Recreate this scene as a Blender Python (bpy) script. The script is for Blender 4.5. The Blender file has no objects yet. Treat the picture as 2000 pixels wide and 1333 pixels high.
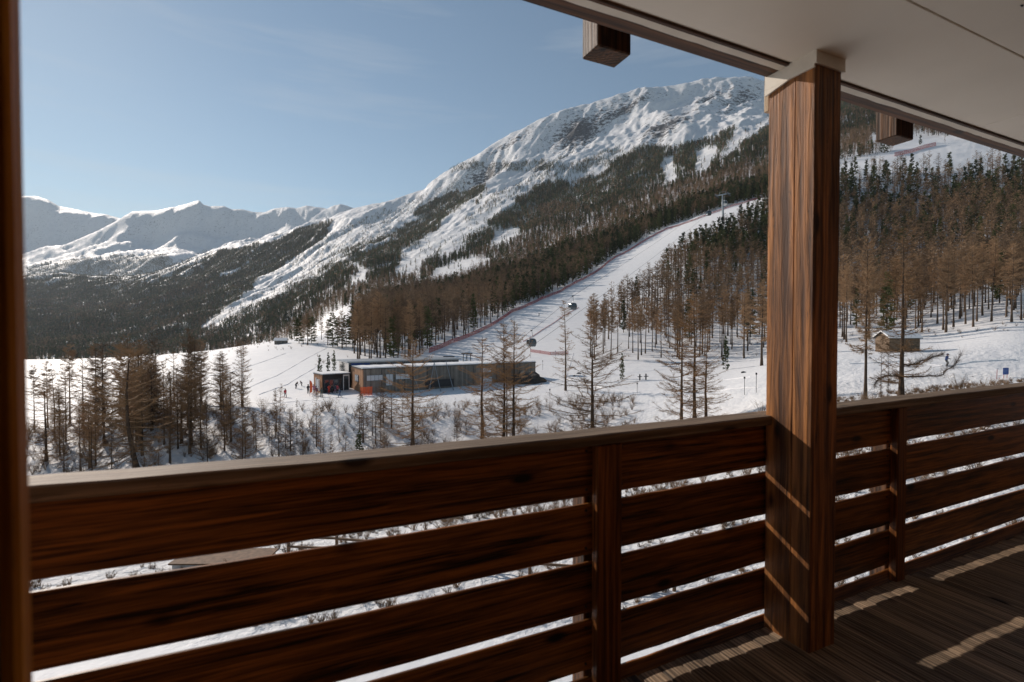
import bpy, bmesh, math, random
import numpy as np
from mathutils import Vector, Matrix

R = math.radians
rng = np.random.default_rng(7)
random.seed(7)
scn = bpy.context.scene
COL = scn.collection

# ------------------------------------------------------------------ camera, light, exposure
F = 960.0                      # focal length in pixels of the 2000 px wide photograph
PITCH = R(1.088)
EYE = 1.6
CX, CY = 1000.0, 666.5
cam_d = bpy.data.cameras.new('camera'); cam = bpy.data.objects.new('camera', cam_d); COL.objects.link(cam)
cam.location = (0, 0, EYE); cam.rotation_euler = (R(90) - PITCH, 0, 0)
cam_d.sensor_width = 36; cam_d.lens = F / 2000 * 36
cam_d.clip_start = 0.05; cam_d.clip_end = 60000
cam_d.dof.use_dof = True; cam_d.dof.focus_distance = 16.0; cam_d.dof.aperture_fstop = 2.8
scn.camera = cam

SUN_EL = R(28); SUN_DIR = Vector((-.7265, .6872, 0)).normalized() * math.cos(SUN_EL) + Vector((0, 0, math.sin(SUN_EL)))
world = bpy.data.worlds.new('World'); scn.world = world; world.use_nodes = True
wn = world.node_tree.nodes; wl = world.node_tree.links
sky = wn.new('ShaderNodeTexSky'); sky.sky_type = 'NISHITA'; sky.sun_disc = False
sky.sun_elevation = SUN_EL; sky.sun_rotation = math.atan2(SUN_DIR.x, SUN_DIR.y)
sky.altitude = 1800; sky.air_density = 1.15; sky.dust_density = 0.25; sky.ozone_density = 1.0
bg = wn['Background']; bg.inputs['Strength'].default_value = 0.098
tint = wn.new('ShaderNodeMixRGB'); tint.blend_type = 'MULTIPLY'; tint.inputs[0].default_value = 1; tint.inputs[2].default_value = (.95, .975, .89, 1)
wl.new(sky.outputs[0], tint.inputs[1])
tcw = wn.new('ShaderNodeTexCoord'); mpw = wn.new('ShaderNodeMapping'); mpw.inputs['Rotation'].default_value = (0, R(8), 0); mpw.inputs['Scale'].default_value = (1.2, 1.2, 13); wl.new(tcw.outputs['Generated'], mpw.inputs[0])
nzw = wn.new('ShaderNodeTexNoise'); nzw.inputs['Scale'].default_value = 1.6; nzw.inputs['Detail'].default_value = 7; nzw.inputs['Roughness'].default_value = .55; wl.new(mpw.outputs[0], nzw.inputs['Vector'])
rw = wn.new('ShaderNodeValToRGB'); rw.color_ramp.elements[0].position = .54; rw.color_ramp.elements[1].position = .85; rw.color_ramp.elements[1].color = (.35, .35, .35, 1); wl.new(nzw.outputs['Fac'], rw.inputs[0])
cl = wn.new('ShaderNodeMixRGB'); cl.inputs[2].default_value = (6.2, 6.3, 6.3, 1); wl.new(rw.outputs[0], cl.inputs[0]); wl.new(tint.outputs[0], cl.inputs[1])
wl.new(cl.outputs[0], bg.inputs['Color'])
sun_d = bpy.data.lights.new('sun', 'SUN'); sun_d.energy = 4.5; sun_d.angle = R(.53); sun_d.color = (1.0, .88, .77)
sun = bpy.data.objects.new('sun', sun_d); COL.objects.link(sun)
sun.rotation_euler = SUN_DIR.to_track_quat('Z', 'Y').to_euler()
scn.view_settings.view_transform = 'Standard'; scn.view_settings.look = 'None'
scn.view_settings.exposure = 0.1; scn.view_settings.gamma = 1; scn.view_settings.use_curve_mapping = False
scn.render.engine = 'CYCLES'
scn.cycles.use_denoising = True
scn.cycles.max_bounces = 7; scn.cycles.diffuse_bounces = 4; scn.cycles.transparent_max_bounces = 12

# ------------------------------------------------------------------ helpers
def tag(o, label=None, cat=None, group=None, kind=None):
    if label: o['label'] = label
    if cat: o['category'] = cat
    if group: o['group'] = group
    if kind: o['kind'] = kind
    return o

def empty(name, loc=(0, 0, 0), rz=0.0, **k):
    o = bpy.data.objects.new(name, None); COL.objects.link(o)
    o.location = loc; o.rotation_euler = (0, 0, rz); o.empty_display_size = .2
    return tag(o, **k)

def mesh_np(name, V, polys):
    """V (n,3); polys list of (m,k) int arrays"""
    me = bpy.data.meshes.new(name)
    V = np.asarray(V, dtype=np.float32)
    me.vertices.add(len(V)); me.vertices.foreach_set('co', V.ravel())
    polys = [np.asarray(p, dtype=np.int32) for p in polys if len(p)]
    loops = np.concatenate([p.ravel() for p in polys])
    sizes = np.concatenate([np.full(len(p), p.shape[1], np.int32) for p in polys])
    starts = np.concatenate([[0], np.cumsum(sizes)[:-1]]).astype(np.int32)
    me.loops.add(len(loops)); me.loops.foreach_set('vertex_index', loops)
    me.polygons.add(len(sizes)); me.polygons.foreach_set('loop_start', starts); me.polygons.foreach_set('loop_total', sizes)
    me.update(calc_edges=True); me.validate()
    return me

def link(name, me, mat=None, parent=None, loc=(0, 0, 0), rz=0.0, smooth=False, **k):
    o = bpy.data.objects.new(name, me); COL.objects.link(o)
    if mat is not None and not me.materials: me.materials.append(mat)
    if smooth: me.polygons.foreach_set('use_smooth', [True] * len(me.polygons))
    o.location = loc; o.rotation_euler = (0, 0, rz)
    if parent: o.parent = parent
    return tag(o, **k)

class MB:
    def __init__(s): s.v = []; s.f = []; s.mi = []
    def add(s, vs, fs, mi=0):
        n = len(s.v); s.v += [tuple(v) for v in vs]; s.f += [tuple(i + n for i in f) for f in fs]; s.mi += [mi] * len(fs); return s
    def box(s, x0, x1, y0, y1, z0, z1, mi=0, bev=0.0):
        if bev <= 0:
            vs = [(x, y, z) for z in (z0, z1) for y in (y0, y1) for x in (x0, x1)]
            return s.add(vs, [(0, 2, 3, 1), (4, 5, 7, 6), (0, 1, 5, 4), (2, 6, 7, 3), (0, 4, 6, 2), (1, 3, 7, 5)], mi)
        bm = bmesh.new(); bmesh.ops.create_cube(bm, size=1)
        bmesh.ops.scale(bm, vec=(x1 - x0, y1 - y0, z1 - z0), verts=bm.verts)
        bmesh.ops.translate(bm, vec=((x0 + x1) / 2, (y0 + y1) / 2, (z0 + z1) / 2), verts=bm.verts)
        bmesh.ops.bevel(bm, geom=bm.edges[:], offset=bev, segments=1, affect='EDGES')
        bm.verts.index_update()
        s.add([v.co[:] for v in bm.verts], [[v.index for v in f.verts] for f in bm.faces], mi); bm.free(); return s
    def tube(s, pts, rads, n=6, cap=True, mi=0):
        pts = [Vector(p) for p in pts]; rings = []
        if not hasattr(rads, '__len__'): rads = [rads] * len(pts)
        b = len(s.v)
        for i, p in enumerate(pts):
            d = (pts[min(i + 1, len(pts) - 1)] - pts[max(i - 1, 0)]).normalized()
            a = Vector((0, 0, 1)) if abs(d.z) < .9 else Vector((1, 0, 0))
            x = d.cross(a).normalized(); y = d.cross(x).normalized()
            for k in range(n):
                t = 2 * math.pi * k / n; s.v.append(tuple(p + (x * math.cos(t) + y * math.sin(t)) * rads[i]))
        for i in range(len(pts) - 1):
            for k in range(n):
                s.f.append((b + i * n + k, b + i * n + (k + 1) % n, b + (i + 1) * n + (k + 1) % n, b + (i + 1) * n + k)); s.mi.append(mi)
        if cap:
            s.f.append(tuple(b + k for k in range(n))[::-1]); s.f.append(tuple(b + (len(pts) - 1) * n + k for k in range(n))); s.mi += [mi, mi]
        return s
    def mesh(s, name, mats=None):
        me = bpy.data.meshes.new(name); me.from_pydata(s.v, [], s.f); me.update()
        if mats:
            for m in mats: me.materials.append(m)
            me.polygons.foreach_set('material_index', s.mi)
        return me
    def build(s, name, mat, parent=None, **k):
        me = s.mesh(name)
        return link(name, me, mat, parent, **k)

# ---- numpy gradient noise
def _h(ix, iy, seed):
    ix = ix.astype(np.int64); iy = iy.astype(np.int64)
    n = (ix * 374761393 + iy * 668265263 + seed * 974634777) & 0xffffffff
    n = ((n ^ (n >> 13)) * 1274126177) & 0xffffffff
    return ((n ^ (n >> 16)) & 0xffff) / 65535.0
def perlin(x, y, seed=0):
    x0 = np.floor(x); y0 = np.floor(y); fx = x - x0; fy = y - y0
    u = fx * fx * fx * (fx * (fx * 6 - 15) + 10); v = fy * fy * fy * (fy * (fy * 6 - 15) + 10)
    def g(ix, iy, dx, dy):
        a = _h(ix, iy, seed) * 2 * np.pi
        return np.cos(a) * dx + np.sin(a) * dy
    n00 = g(x0, y0, fx, fy); n10 = g(x0 + 1, y0, fx - 1, fy); n01 = g(x0, y0 + 1, fx, fy - 1); n11 = g(x0 + 1, y0 + 1, fx - 1, fy - 1)
    return (n00 * (1 - u) + n10 * u) * (1 - v) + (n01 * (1 - u) + n11 * u) * v
def fbm(x, y, oct=5, seed=0, gain=.5, ridged=False):
    s = 0; a = 1; t = 0
    for i in range(oct):
        n = perlin(x, y, seed + i * 17)
        if ridged: n = (1 - np.abs(n) * 2.2); n = n * np.abs(n) * .9 - .3
        s = s + a * n; t += a; a *= gain; x = x * 2.03 + 11.3; y = y * 2.03 - 7.1
    return s / t

def pchip(xk, Y, x):
    """monotone cubic; xk (K,), Y (K, M) -> (len(x), M)"""
    Y = np.asarray(Y, float)
    if Y.ndim == 1: return pchip(xk, Y[:, None], x)[:, 0]
    h = np.diff(xk)[:, None]; d = np.diff(Y, axis=0) / h
    m = np.zeros_like(Y)
    w1 = 2 * h[1:] + h[:-1]; w2 = h[1:] + 2 * h[:-1]
    same = (d[1:] * d[:-1]) > 0
    with np.errstate(divide='ignore', invalid='ignore'):
        hm = (w1 + w2) / (w1 / d[:-1] + w2 / d[1:])
    m[1:-1] = np.where(same, hm, 0); m[0] = d[0]; m[-1] = d[-1]
    i = np.clip(np.searchsorted(xk, x) - 1, 0, len(xk) - 2)
    H = (xk[i + 1] - xk[i]); t = np.clip((x - xk[i]) / H, 0, 1)[:, None]; H = H[:, None]
    return ((1 + 2 * t) * (1 - t) ** 2) * Y[i] + t * (1 - t) ** 2 * H * m[i] + t * t * (3 - 2 * t) * Y[i + 1] + t * t * (t - 1) * H * m[i + 1]

cp, sp = math.cos(PITCH), math.sin(PITCH)
def z_of(py, q):          # world height of what stands q metres ahead and shows at image row py
    v = (CY - np.asarray(py, float)) / F
    return q * (v * cp - sp) / (cp + v * sp) + EYE
def py_of(z, q):
    ze = z - EYE
    return CY - F * (ze * cp + q * sp) / (q * cp - ze * sp)
def xw(px, q, py=650.0):
    v = (CY - py) / F
    depth = q / (cp + v * sp)
    return (np.asarray(px, float) - CX) / F * depth

# ------------------------------------------------------------------ materials
def newmat(name):
    m = bpy.data.materials.new(name); m.use_nodes = True
    return m, m.node_tree.nodes, m.node_tree.links, m.node_tree.nodes['Principled BSDF']
def N(nt, typ, **k):
    n = nt.new(typ)
    for a, b in k.items(): setattr(n, a, b)
    return n
def ramp(nt, stops):
    r = nt.new('ShaderNodeValToRGB'); e = r.color_ramp.elements
    while len(e) > 1: e.remove(e[0])
    e[0].position = stops[0][0]; e[0].color = (*stops[0][1], 1)
    for p, c in stops[1:]:
        x = e.new(p); x.color = (*c, 1)
    return r
def plain(name, col, rough=.7, metal=0.0, var=.15, scale=6.0, coat=0, emit=None):
    m, n, l, b = newmat(name)
    b.inputs['Roughness'].default_value = rough; b.inputs['Metallic'].default_value = metal
    tc = N(n, 'ShaderNodeTexCoord'); no = N(n, 'ShaderNodeTexNoise'); no.inputs['Scale'].default_value = scale; no.inputs['Detail'].default_value = 5
    l.new(tc.outputs['Object'], no.inputs['Vector'])
    r = ramp(n, [(.3, tuple(c * (1 - var) for c in col)), (.7, tuple(min(1, c * (1 + var)) for c in col))])
    l.new(no.outputs['Fac'], r.inputs[0]); l.new(r.outputs[0], b.inputs['Base Color'])
    return m
def wood(name, dark, light, axis=0, grain=26.0, rough=.55, knots=True, bump=.35, spec=.4, weather=0.0, flow=1.0, ring=14.0, ringmix=.22, ring_at=(0, 0, 0), crack=.35):
    """grain runs along the object's own axis; a random shift per object keeps boards different"""
    m, n, l, b = newmat(name)
    tc = N(n, 'ShaderNodeTexCoord'); oi = N(n, 'ShaderNodeObjectInfo')
    sh = N(n, 'ShaderNodeVectorMath', operation='MULTIPLY_ADD')
    cb = N(n, 'ShaderNodeCombineXYZ'); 
    for i in range(3): l.new(oi.outputs['Random'], cb.inputs[i])
    l.new(cb.outputs[0], sh.inputs[0]); sh.inputs[1].default_value = (37, 53, 71); l.new(tc.outputs['Object'], sh.inputs[2])
    mp = N(n, 'ShaderNodeMapping'); sc = [1.0, 1.0, 1.0]; 
    for i in range(3): sc[i] = 1.0 if i == axis else 11.0
    mp.inputs['Scale'].default_value = sc; l.new(sh.outputs[0], mp.inputs[0])
    # warp
    w = N(n, 'ShaderNodeTexNoise'); w.inputs['Scale'].default_value = 1.3; w.inputs['Detail'].default_value = 3; l.new(mp.outputs[0], w.inputs['Vector'])
    ad = N(n, 'ShaderNodeVectorMath', operation='MULTIPLY_ADD'); l.new(w.outputs['Color'], ad.inputs[0]); ad.inputs[1].default_value = (.0, flow * .5, flow * .5) if axis == 0 else ((flow * .5, 0, flow * .5) if axis == 1 else (flow * .5, flow * .5, 0)); l.new(mp.outputs[0], ad.inputs[2])
    mg = N(n, 'ShaderNodeMapping'); sg_ = [1.0, 1.0, 1.0]; sg_[axis] = .20; mg.inputs['Scale'].default_value = sg_; l.new(ad.outputs[0], mg.inputs[0])
    g = N(n, 'ShaderNodeTexNoise'); g.inputs['Scale'].default_value = grain / 11.0 * 3.0; g.inputs['Detail'].default_value = 6; g.inputs['Roughness'].default_value = .6; l.new(mg.outputs[0], g.inputs['Vector'])
    big = N(n, 'ShaderNodeTexNoise'); big.inputs['Scale'].default_value = .9; big.inputs['Detail'].default_value = 4; l.new(mp.outputs[0], big.inputs['Vector'])
    sh2 = N(n, 'ShaderNodeVectorMath', operation='MULTIPLY_ADD'); l.new(cb.outputs[0], sh2.inputs[0]); sh2.inputs[1].default_value = (.31, .23, .27); l.new(tc.outputs['Object'], sh2.inputs[2])
    mr = N(n, 'ShaderNodeMapping'); sr = [1.0, 1.0, 1.0]; sr[axis] = .10; mr.inputs['Scale'].default_value = sr; mr.inputs['Location'].default_value = ring_at; l.new(sh2.outputs[0], mr.inputs[0])
    wv = N(n, 'ShaderNodeTexWave', wave_type='RINGS', rings_direction='XYZ'[axis]); wv.inputs['Scale'].default_value = ring; wv.inputs['Distortion'].default_value = 5; wv.inputs['Detail'].default_value = 2.5; wv.inputs['Detail Scale'].default_value = 1.6; l.new(mr.outputs[0], wv.inputs['Vector'])
    mx0 = N(n, 'ShaderNodeMath', operation='MULTIPLY_ADD'); l.new(big.outputs['Fac'], mx0.inputs[0]); mx0.inputs[1].default_value = .62
    mx = N(n, 'ShaderNodeMath', operation='MULTIPLY_ADD'); l.new(wv.outputs['Fac'], mx.inputs[0]); mx.inputs[1].default_value = ringmix
    s2 = N(n, 'ShaderNodeMath', operation='MULTIPLY_ADD'); l.new(g.outputs['Fac'], s2.inputs[0]); s2.inputs[1].default_value = 1.0; s2.inputs[2].default_value = -.31
    l.new(s2.outputs[0], mx0.inputs[2]); sb = N(n, 'ShaderNodeMath', operation='SUBTRACT'); l.new(mx0.outputs[0], sb.inputs[0]); sb.inputs[1].default_value = ringmix / 2; l.new(sb.outputs[0], mx.inputs[2])
    mid = tuple((a + c) / 2 * .9 for a, c in zip(dark, light))
    r = ramp(n, [(.30, dark), (.52, mid), (.74, light)])
    l.new(mx.outputs[0], r.inputs[0]); colout = r.outputs[0]
    if crack > 0:
        mc = N(n, 'ShaderNodeMapping'); sc2 = [1.0, 1.0, 1.0]; sc2[axis] = .09; mc.inputs['Scale'].default_value = sc2; mc.inputs['Location'].default_value = (3, 5, 7); l.new(ad.outputs[0], mc.inputs[0])
        nc_ = N(n, 'ShaderNodeTexNoise'); nc_.inputs['Scale'].default_value = 3.2; nc_.inputs['Detail'].default_value = 3; l.new(mc.outputs[0], nc_.inputs['Vector'])
        rc_ = ramp(n, [(.492, (0, 0, 0)), (.5, (crack, crack, crack)), (.508, (0, 0, 0))]); l.new(nc_.outputs['Fac'], rc_.inputs[0])
        mk_ = N(n, 'ShaderNodeMixRGB'); mk_.inputs[2].default_value = (.01, .006, .004, 1); l.new(rc_.outputs[0], mk_.inputs[0]); l.new(colout, mk_.inputs[1]); colout = mk_.outputs[0]
    if knots:
        mk = N(n, 'ShaderNodeMapping'); sk = [5.5, 5.5, 5.5]; sk[axis] = 2.1; mk.inputs['Scale'].default_value = sk; l.new(sh.outputs[0], mk.inputs[0])
        vo = N(n, 'ShaderNodeTexVoronoi'); vo.inputs['Scale'].default_value = 1.0; l.new(mk.outputs[0], vo.inputs['Vector'])
        kr = ramp(n, [(.07, (1, 1, 1)), (.15, (0, 0, 0))]); l.new(vo.outputs['Distance'], kr.inputs[0])
        mixk = N(n, 'ShaderNodeMixRGB'); mixk.inputs[2].default_value = (*[c * .35 for c in dark], 1); l.new(kr.outputs[0], mixk.inputs[0]); l.new(colout, mixk.inputs[1]); colout = mixk.outputs[0]
    hv = N(n, 'ShaderNodeHueSaturation'); rv = N(n, 'ShaderNodeMath', operation='MULTIPLY_ADD'); l.new(oi.outputs['Random'], rv.inputs[0]); rv.inputs[1].default_value = .45; rv.inputs[2].default_value = .78
    l.new(rv.outputs[0], hv.inputs['Value']); l.new(colout, hv.inputs['Color']); l.new(hv.outputs[0], b.inputs['Base Color'])
    b.inputs['Roughness'].default_value = rough
    b.inputs['Specular IOR Level'].default_value = spec
    bp = N(n, 'ShaderNodeBump'); bp.inputs['Strength'].default_value = bump; bp.inputs['Distance'].default_value = .006; l.new(mx.outputs[0], bp.inputs['Height']); l.new(bp.outputs[0], b.inputs['Normal'])
    return m

M = {}
M['rail'] = wood('stained_rail_wood', (.013, .0050, .0018), (.36, .13, .024), 0, rough=.42, spec=.28, ringmix=.15, grain=34)
M['railcap'] = wood('weathered_cap_wood', (.10, .068, .043), (.28, .20, .135), 0, rough=.7, bump=.6)
M['batten'] = wood('stained_batten_wood', (.06, .020, .006), (.32, .11, .024), 2, rough=.5, spec=.25)
M['post'] = wood('timber_post_wood', (.065, .023, .007), (.44, .175, .048), 2, crack=.8, grain=20, rough=.6, bump=.9, flow=1.6, ring=9, ringmix=.20, ring_at=(-2.75, -1.9, 0))
M['beam'] = wood('roof_beam_wood', (.030, .012, .005), (.13, .052, .018), 0, rough=.6)
M['block'] = wood('beam_end_wood', (.022, .010, .004), (.15, .065, .024), 2, rough=.65, bump=.9)
M['deck'] = wood('deck_plank_wood', (.055, .038, .025), (.40, .285, .19), 1, rough=.7, bump=.8)
M['paleboard'] = wood('pale_pine_wood', (.40, .27, .15), (.62, .47, .30), 2, rough=.6)
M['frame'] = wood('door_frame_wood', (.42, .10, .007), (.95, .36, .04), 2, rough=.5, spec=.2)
M['wallwood'] = wood('wall_board_wood', (.05, .028, .015), (.16, .09, .05), 0, rough=.7)
M['ceil'] = plain('ceiling_paint', (.80, .73, .62), .6, var=.06, scale=1.3)
M['trim'] = plain('trim_paint', (.74, .67, .56), .55, var=.08, scale=9)
M['dark'] = plain('dark_metal', (.03, .03, .033), .5, .3)
M['steel'] = plain('galvanised_steel', (.32, .34, .36), .45, .6)
M['greypaint'] = plain('grey_paint', (.11, .13, .145), .5, .2)
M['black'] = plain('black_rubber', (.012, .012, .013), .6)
M['red'] = plain('red_net_plastic', (.34, .02, .022), .6)
M['orange'] = plain('orange_net_plastic', (.80, .11, .02), .6)
M['banner'] = plain('orange_banner_cloth', (.85, .16, .06), .7)
M['blue'] = plain('blue_sign_paint', (.02, .07, .28), .5)
M['white'] = plain('white_paint', (.75, .75, .74), .5)
M['concrete'] = plain('concrete', (.5, .48, .46), .85, var=.2, scale=3)
M['inner'] = plain('interior_plaster', (.25, .22, .19), .8)
def glass(name, col, rough=.08):
    m, n, l, b = newmat(name); b.inputs['Base Color'].default_value = (*col, 1); b.inputs['Roughness'].default_value = rough; b.inputs['Specular IOR Level'].default_value = .8; return m
M['glass'] = glass('dark_window_glass', (.03, .04, .05))
M['paleglass'] = glass('curtained_window_glass', (.50, .54, .57), .2)

def snow_mat(name, rock=False):
    m, n, l, b = newmat(name)
    geo = N(n, 'ShaderNodeNewGeometry')
    b.inputs['Roughness'].default_value = .62; b.inputs['Specular IOR Level'].default_value = .25
    n1 = N(n, 'ShaderNodeTexNoise'); n1.inputs['Scale'].default_value = .35 if not rock else .01; n1.inputs['Detail'].default_value = 10; n1.inputs['Roughness'].default_value = .65
    l.new(geo.outputs['Position'], n1.inputs['Vector'])
    r = ramp(n, [(.3, (.74, .745, .76)), (.7, (.84, .84, .835))]); l.new(n1.outputs['Fac'], r.inputs[0])
    col = r.outputs[0]
    bp = N(n, 'ShaderNodeBump')
    if rock:
        at = N(n, 'ShaderNodeAttribute', attribute_name='rock')
        mp = N(n, 'ShaderNodeMapping'); mp.inputs['Rotation'].default_value = (0, 0, R(26)); mp.inputs['Scale'].default_value = (1.1, .65, 1.5)
        l.new(geo.outputs['Position'], mp.inputs[0])
        n2 = N(n, 'ShaderNodeTexNoise'); n2.inputs['Scale'].default_value = .036; n2.inputs['Detail'].default_value = 10; n2.inputs['Roughness'].default_value = .80
        l.new(mp.outputs[0], n2.inputs['Vector'])
        ma = N(n, 'ShaderNodeMath', operation='ADD'); l.new(n2.outputs['Fac'], ma.inputs[0]); l.new(at.outputs['Fac'], ma.inputs[1])
        rr = ramp(n, [(.965, (0, 0, 0)), (1.03, (1, 1, 1))])
        mh = N(n, 'ShaderNodeMath', operation='MULTIPLY'); mh.inputs[1].default_value = .80; l.new(ma.outputs[0], mh.inputs[0])
        rr.color_ramp.elements[0].position = .60; rr.color_ramp.elements[1].position = .645
        l.new(mh.outputs[0], rr.inputs[0])
        n3 = N(n, 'ShaderNodeTexNoise'); n3.inputs['Scale'].default_value = .12; n3.inputs['Detail'].default_value = 6; l.new(geo.outputs['Position'], n3.inputs['Vector'])
        rc = ramp(n, [(.35, (.026, .029, .036)), (.65, (.12, .12, .125))]); l.new(n3.outputs['Fac'], rc.inputs[0])
        mix = N(n, 'ShaderNodeMixRGB'); l.new(rr.outputs[0], mix.inputs[0]); l.new(col, mix.inputs[1]); l.new(rc.outputs[0], mix.inputs[2]); col = mix.outputs[0]
        bp.inputs['Strength'].default_value = .7; bp.inputs['Distance'].default_value = 9.0
        l.new(n2.outputs['Fac'], bp.inputs['Height'])
    else:
        at = N(n, 'ShaderNodeAttribute', attribute_name='smoothness')
        n2 = N(n, 'ShaderNodeTexNoise'); n2.inputs['Scale'].default_value = 1.6; n2.inputs['Detail'].default_value = 7; n2.inputs['Roughness'].default_value = .6
        l.new(geo.outputs['Position'], n2.inputs['Vector'])
        bp.inputs['Distance'].default_value = .5
        l.new(at.outputs['Fac'], bp.inputs['Strength']); l.new(n2.outputs['Fac'], bp.inputs['Height'])
    l.new(col, b.inputs['Base Color']); l.new(bp.outputs[0], b.inputs['Normal'])
    return m
M['snow'] = snow_mat('valley_snow'); M['mount'] = snow_mat('mountain_snow_and_rock', True)
M['packed'] = plain('packed_snow', (.78, .78, .785), .6, var=.03, scale=.5)

def foliage(name, c0, c1, scale=.6):
    m, n, l, b = newmat(name)
    oi = N(n, 'ShaderNodeObjectInfo'); geo = N(n, 'ShaderNodeNewGeometry')
    no = N(n, 'ShaderNodeTexNoise'); no.inputs['Scale'].default_value = scale; no.inputs['Detail'].default_value = 3; l.new(geo.outputs['Position'], no.inputs['Vector'])
    a = N(n, 'ShaderNodeMath', operation='MULTIPLY_ADD'); l.new(oi.outputs['Random'], a.inputs[0]); a.inputs[1].default_value = .7; 
    s = N(n, 'ShaderNodeMath', operation='MULTIPLY_ADD'); l.new(no.outputs['Fac'], s.inputs[0]); s.inputs[1].default_value = .9; s.inputs[2].default_value = -.28; l.new(s.outputs[0], a.inputs[2])
    r = ramp(n, [(.1, c0), (.9, c1)]); l.new(a.outputs[0], r.inputs[0]); l.new(r.outputs[0], b.inputs['Base Color'])
    b.inputs['Roughness'].default_value = .8; b.inputs['Specular IOR Level'].default_value = .15
    return m
M['bark'] = foliage('larch_bark', (.05, .034, .024), (.14, .095, .065), 2)
M['larchtwig'] = foliage('larch_twigs', (.13, .085, .054), (.43, .275, .155))
M['larchnear'] = foliage('near_larch_twigs', (.095, .056, .031), (.40, .235, .115))
M['larchfar'] = foliage('larch_twigs_far', (.125, .083, .054), (.37, .24, .14), .02)
M['needle'] = foliage('pine_needles', (.034, .050, .020), (.14, .150, .058))
M['needlefar'] = foliage('pine_needles_far', (.030, .043, .022), (.12, .13, .052), .02)
M['shrub'] = foliage('bare_shrub_twigs', (.12, .075, .045), (.30, .19, .11), 3)

# ------------------------------------------------------------------ the landscape (ground, hillside, mountains)
XK = np.array([-250, 60, 235, 400, 560, 690, 830, 1000, 1200, 1400, 1500, 1640, 1820, 2000, 2300], float)
def row(*v):   # values at XK[1:-1]; ends repeat
    v = list(v); return np.array([v[0]] + v + [v[-1]], float)
rings = []
def rz_(q, *v): rings.append((q, XK, row(*v)))               # heights relative to the eye
def rp_(q, *v): rings.append((q, XK, z_of(row(*v), q) - EYE))
def rl_(q, pts):
    p = np.array(pts, float); rings.append((q, p[:, 0], z_of(p[:, 1], q) - EYE))
rz_(5, *([-9.2] * 13))
rz_(12, *([-9.4] * 13))
rz_(20, -10, -10, -10, -10, -10, -9.9, -9.8, -9.8, -9.6, -9.3, -8.8, -8.2, -7.6)
rz_(40, -15.5, -15, -15, -14.5, -14, -13.5, -13, -12, -10, -8.4, -6.8, -5.8, -4.8)
rz_(62, -20, -19.5, -19, -18.3, -17.5, -16.8, -16.3, -14.5, -10.5, -8.2, -5.9, -5.0, -4.6)
rp_(84, 850, 840, 810, 795, 787, 788, 790, 782, 752, 728, 694, 686, 668)
rp_(97, 835, 815, 795, 778, 769, 771, 770, 757, 737, 718, 687, 678, 655)
rp_(125, 785, 768, 748, 737, 730, 735, 733, 724, 715, 703, 672, 658, 632)
rp_(160, 742, 732, 716, 706, 700, 701, 702, 700, 694, 684, 654, 636, 605)
rp_(210, 712, 706, 692, 676, 672, 676, 672, 664, 656, 645, 615, 592, 560)
rp_(260, 703, 698, 686, 664, 655, 652, 640, 626, 605, 590, 562, 545, 505)
rp_(320, 720, 715, 700, 672, 640, 632, 605, 580, 545, 528, 500, 480, 440)
rp_(400, 760, 750, 735, 690, 630, 614, 580, 535, 485, 465, 440, 415, 385)
rp_(490, 780, 770, 745, 690, 614, 597, 560, 500, 425, 392, 358, 330, 310)
rp_(620, 790, 780, 745, 676, 598, 574, 532, 464, 392, 362, 318, 285, 265)
rp_(1000, 722, 716, 700, 650, 572, 540, 495, 425, 350, 318, 275, 240, 225)
rp_(1500, 690, 684, 668, 612, 538, 500, 446, 380, 300, 268, 228, 205, 190)
rp_(2100, 655, 645, 618, 568, 498, 456, 385, 308, 238, 222, 200, 185, 180)
rp_(2800, 620, 605, 568, 520, 458, 422, 332, 258, 205, 205, 196, 196, 200)
rl_(3500, [(-250, 600), (60, 585), (235, 566), (400, 522), (470, 492), (560, 466), (620, 440), (690, 413), (720, 405), (790, 388), (830, 378), (870, 345), (900, 325), (950, 300), (1000, 268), (1050, 247), (1100, 228), (1150, 215), (1200, 199), (1230, 192), (1270, 182), (1310, 177), (1345, 172), (1370, 165), (1430, 164), (1480, 176), (1510, 180), (1640, 195), (2300, 210)])
rl_(4300, [(-250, 560), (60, 545), (150, 545), (235, 549), (300, 546), (400, 508), (450, 488), (560, 475), (690, 430), (2300, 300)])
rl_(5000, [(-250, 570), (60, 560), (300, 565), (400, 540), (560, 520), (690, 470), (2300, 380)])
rl_(5700, [(-250, 530), (60, 538), (120, 522), (200, 512), (300, 505), (400, 520), (560, 480), (690, 455), (2300, 380)])
rl_(6800, [(-250, 520), (60, 520), (140, 500), (235, 478), (300, 478), (345, 458), (400, 462), (470, 470), (560, 455), (640, 440), (690, 436), (2300, 420)])
rl_(7500, [(-250, 515), (50, 506), (120, 487), (190, 455), (240, 428), (262, 415), (285, 413), (310, 412), (330, 409), (345, 408), (370, 399), (392, 393), (400, 401), (415, 406), (440, 405), (455, 412), (475, 411), (500, 417), (520, 418), (540, 412), (562, 409), (580, 412), (600, 406), (622, 408), (640, 411), (665, 406), (690, 413), (2300, 420)])
rl_(8600, [(-250, 490), (60, 498), (240, 470), (690, 440), (2300, 440)])
rl_(10000, [(-250, 380), (45, 386), (80, 387), (100, 393), (120, 405), (150, 411), (180, 418), (210, 421), (240, 430), (300, 450), (690, 470), (2300, 470)])
rl_(12500, [(-250, 560), (2300, 560)])

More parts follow.
